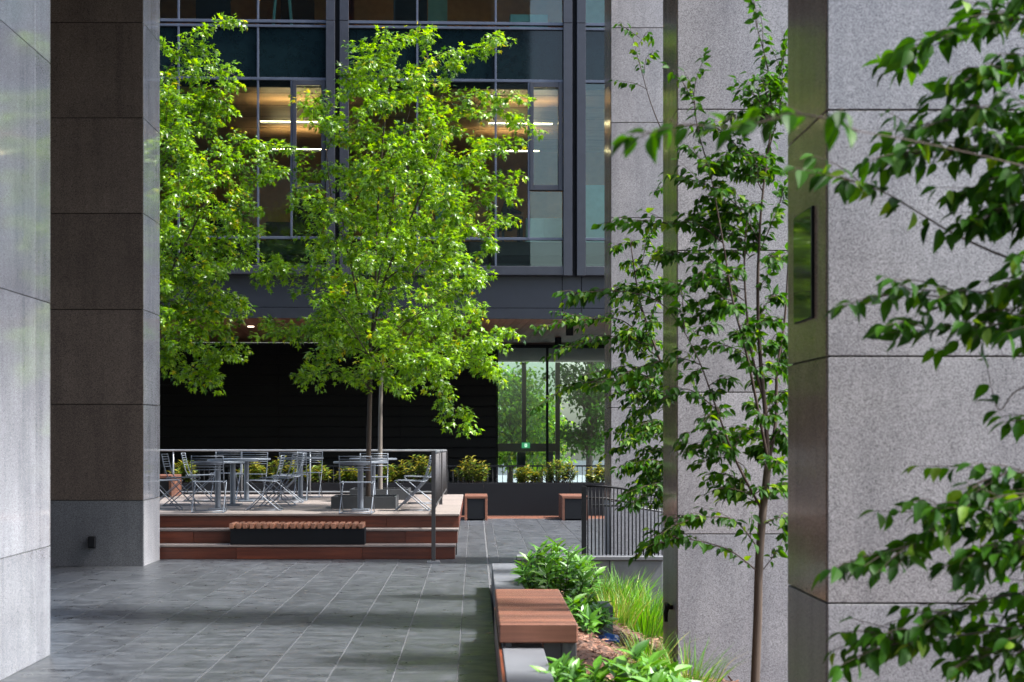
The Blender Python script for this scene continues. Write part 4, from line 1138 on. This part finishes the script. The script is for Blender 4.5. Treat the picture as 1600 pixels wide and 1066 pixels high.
ch = link('bark_mulch', LV.mesh('bark_mulch', CHIP, 'mchip')); tag(ch, 'red-brown bark mulch chips scattered over the planting bed', 'mulch', kind='stuff')

BLADE = tmpl([(-.010, 0, 0), (.010, 0, 0), (-.009, .35, .02), (.009, .35, .02), (-.006, .7, -.05), (.006, .7, -.05), (0, 1, -.22)], [(0, 1, 3), (0, 3, 2), (2, 3, 5), (2, 5, 4), (4, 5, 6)])
def grass_clump(label, x, y, n, h, spread, seed, dry=.12):
    g = random.Random(seed); LV = Leaves(); z = bed_z(x, y)
    for k in range(n):
        a = g.random() * 6.283; q = spread * g.random() ** .7
        p = (x + q * math.cos(a), y + q * math.sin(a), z - .01)
        lean = g.uniform(.05, .75)
        LV.add(p, (math.cos(a) * lean + g.gauss(0, .15), math.sin(a) * lean + g.gauss(0, .15), 1), (math.cos(a + 3.14) + g.gauss(0, .5), math.sin(a + 3.14) + g.gauss(0, .5), .3), h * g.uniform(.45, 1.1), g.uniform(.5, 1) if g.random() < dry else 0.0)
    me = LV.mesh('grass_clump', BLADE, 'grass', (x, y, z))
    o = link('grass_clump', me, None, (x, y, z)); tag(o, label, 'grass', 'grass clumps in the bed')
grass_clump('tall grass clump in front of the low wall, left one', 1.30, 18.6, 420, .46, .20, 1, .2)
grass_clump('tall bright grass clump in front of the low wall, beside the middle column', 1.78, 18.3, 700, .64, .26, 2, .08)
grass_clump('bright grass clump filling the middle of the bed before the low wall', 1.55, 18.9, 520, .60, .24, 3, .1)
grass_clump('yellowing grass tuft on the mulch between the bush and the column', 1.40, 17.3, 300, .45, .20, 4, .45)
grass_clump('thin grass tuft on the mulch left of the middle column foot', 1.35, 13.6, 150, .42, .14, 5, .3)
grass_clump('straggly grass tuft at the foot of the middle column', 1.62, 13.3, 240, .48, .20, 6, .35)

def shrub(name, label, c, rx, ry, h, nst, seed, T, mat, leaf, whorl, zbase, cat='shrub', young=.1, singles=0, smat=None, group=None, upright=.5, per=16):
    """stems fan out from the base; every stem carries whorls of leaves along its upper part"""
    g = random.Random(seed); t = thing(name, label, cat, (c[0], c[1], zbase), group); b = Vector((c[0], c[1], zbase))
    V, F = [], []; LV = Leaves()
    for k in range(nst):
        a = g.random() * 6.283; q = g.random() ** .55
        hh = h * (1 - .45 * q * q) * g.uniform(.75, 1.08)
        e = b + Vector((rx * q * math.cos(a), ry * q * math.sin(a), hh)); s0 = b + Vector((rx * .3 * q * math.cos(a), ry * .3 * q * math.sin(a), 0))
        mid = s0.lerp(e, .5) + Vector((rx * .12 * math.cos(a), ry * .12 * math.sin(a), 0))
        pts = smooth_path([s0, mid, e], 4); tube_geo([p - b for p in pts], list(np.linspace(.007, .003, len(pts))), 4, V, F, False)
        dr_ = (pts[-1] - pts[-3]).normalized()
        for j in range(per):
            f = 1 - (j / per) ** 1.1 * .72; i = min(len(pts) - 2, int(f * (len(pts) - 1))); p = pts[i].lerp(pts[i + 1], f * (len(pts) - 1) - i)
            aa = j * 2.4 + g.uniform(-.3, .3); u = dr_.orthogonal().normalized(); w = dr_.cross(u)
            out = u * math.cos(aa) + w * math.sin(aa)
            d = (out * g.uniform(.6, 1) + dr_ * upright * (1.3 if j < 4 else .8) + rv(g) * .12).normalized()
            LV.add(p, d, dr_ * 1.0 - out * .3 + rv(g) * .2, leaf * g.uniform(.7, 1.1), g.uniform(.4, 1) if g.random() < young * (2 if j < 5 else .5) else 0.0)
    link('stems', mesh_from('stems', V, F, 'twig', True), t)
    p, d, n, z, ti = LV.arr(); order = []
    if singles:
        idx = sorted(range(len(p)), key=lambda i: (p[i][1] * 1.0 - p[i][2] * .6))[:singles]; order = idx
        me = bpy.data.meshes.new('leaf'); me.from_pydata([tuple(v) for v in T[0]], [], [tuple(map(int, f)) for f in T[1]]); me.materials.append(M[smat])
        Rm = frames(d, n)
        for i in order:
            o = bpy.data.objects.new('leaf', me); COL.objects.link(o); o.parent = t
            o.location = Vector(p[i]) - b; o.rotation_mode = 'QUATERNION'; o.rotation_quaternion = Matrix([list(map(float, r_)) for r_ in Rm[i]]).to_quaternion(); o.scale = (z[i],) * 3
    rest = np.ones(len(p), bool); rest[order] = False
    f_ = link('foliage', LV.mesh('foliage', T, mat, b, rest), t); f_['kind'] = 'stuff'
shrub('glossy_shrub', 'glossy green bush with narrow leaves behind the wide bench', (.82, 17.2), .40, .8, .60, 64, 1, LANCE, 'glossy', .15, 5, bed_z(.8, 17.2), singles=150, smat='glossy1')
shrub('glossy_shrub', 'low glossy bush spilling over the bed right of the wide bench', (.92, 15.5), .28, .5, .36, 34, 2, LANCE, 'glossy', .15, 5, bed_z(.98, 15.5), singles=80, smat='glossy1')
shrub('glossy_shrub', 'leafy bush at the bottom edge of the picture in the bed', (1.02, 11.4), .38, .5, .36, 24, 3, ovate_template(.22, .2, .05), 'glossy', .16, 5, bed_z(1.0, 11.4) - .05, singles=120, smat='glossy1', per=14)
shrub('glossy_shrub', 'small leafy sprig beside the stone wall under the bench front', (.56, 10.9), .14, .4, .28, 14, 4, ovate_template(.2, .2, .05), 'glossy', .14, 5, .05, singles=60, smat='glossy1', per=12)
for i, (lab, px, w, ht, s) in enumerate([('yellow-green shrub in the planter left of the glass doors', 738, .42, .62, 1), ('low yellow-green shrub in front of the glass door frame', 822, .36, .42, 2),
        ('rounded yellow-green shrub in the middle before the glass doors', 872, .44, .60, 3), ('small shrub at the right end of the planter beside the column', 934, .26, .48, 4), ('yellow-green shrub behind the chair beside the deck railing', 650, .46, .70, 5),
        ('low shrub behind the rear pale trunk', 612, .34, .45, 6), ('yellow-green shrub right of the back table', 497, .34, .52, 7), ('yellow-green shrub left of the back table', 440, .36, .62, 8),
        ('shrub between the tables of the left row and the back rail', 396, .34, .55, 9), ('shrub just right of the left column behind the chairs', 287, .34, .55, 10), ('low shrub between the two table groups', 545, .30, .40, 11)]):
    x = at(px, 0, 37.82).x
    shrub('planter_shrub', lab, (x, 37.82), w, .25, ht, 38, 100 + s, SMALL, 'pieris', .115, 5, .63, young=.25, group='shrubs in the back planter', per=14)

# small things in the bed
sb = thing('stone_block', 'dark grey block standing in the bed behind the bush', 'block', (1.18, 16.2, -.1))
box('body', 'dark_stone', 1.02, 1.27, 15.95, 16.5, -.25, .165, sb, .008)
g = random.Random(6)
bm = bmesh.new(); bmesh.ops.create_icosphere(bm, subdivisions=3, radius=1)
for v in bm.verts:
    n_ = math.sin(5 * v.co.x + 3 * v.co.y) * .12 + math.sin(9 * v.co.z + 4 * v.co.x) * .09 + g.uniform(-.05, .05)
    v.co *= 1 + n_; v.co = Vector((v.co.x * .13, v.co.y * .10, max(-.02, v.co.z * .055)))
me = bpy.data.meshes.new('bag'); bm.to_mesh(me); bm.free(); me.materials.append(M['blue'])
bag = link('plastic_bag', me, None, (1.18, 15.55, bed_z(1.18, 15.55) + .03)); tag(bag, 'crumpled blue plastic sheet lying on the mulch', 'bag')

# trees beyond the lobby and across the street to the right, seen through and reflected in glass
def far_tree(label, x, y, z, h, seed, w=1.0, lm='maple'):
    g = random.Random(seed); t = thing('street_tree', label, 'tree', (x, y, z), 'street trees')
    V, F = [], []; tube_geo([(0, 0, 0), (.05, 0, h * .4), (0, .05, h * .8)], [.14, .10, .03], 8, V, F)
    LV = Leaves()
    for k in range(70):
        a = g.random() * 6.283; q = g.random() ** .5; zz = h * (.28 + .70 * g.random()); rr_ = w * h * .30 * q * math.sqrt(max(.05, 1 - ((zz / h - .58) / .46) ** 2))
        c = Vector((rr_ * math.cos(a), rr_ * math.sin(a), zz)); tube_geo([(0, 0, zz * .75), c * .6 + Vector((0, 0, zz * .36)), c], [.03, .02, .006], 4, V, F, False)
        for j in range(75):
            o = rv(g) * .33; o.z *= .6
            LV.add(c + o, rv(g) + Vector((0, 0, -.5)), Vector((0, 0, 1)) + rv(g) * .5, .2 * g.uniform(.7, 1.2), .4 * (g.random() < .1))
    link('trunk', mesh_from('trunk', V, F, 'bark', True), t)
    cr = link('crown', LV.mesh('crown', OVATE, lm), t); cr['kind'] = 'stuff'
far_tree('green tree seen through the left pane of the glass doors', 1.3, 66, -.8, 5.0, 1, .8)
far_tree('smaller green tree seen through the middle of the glass doors', 2.6, 70, -.8, 4.2, 2, .7)
far_tree('dark tree seen through the right pane of the glass doors', 4.25, 65, -.8, 7.5, 3, .52, 'ovate')

for o in bpy.data.objects:
    if '_base' in o: del o['_base']
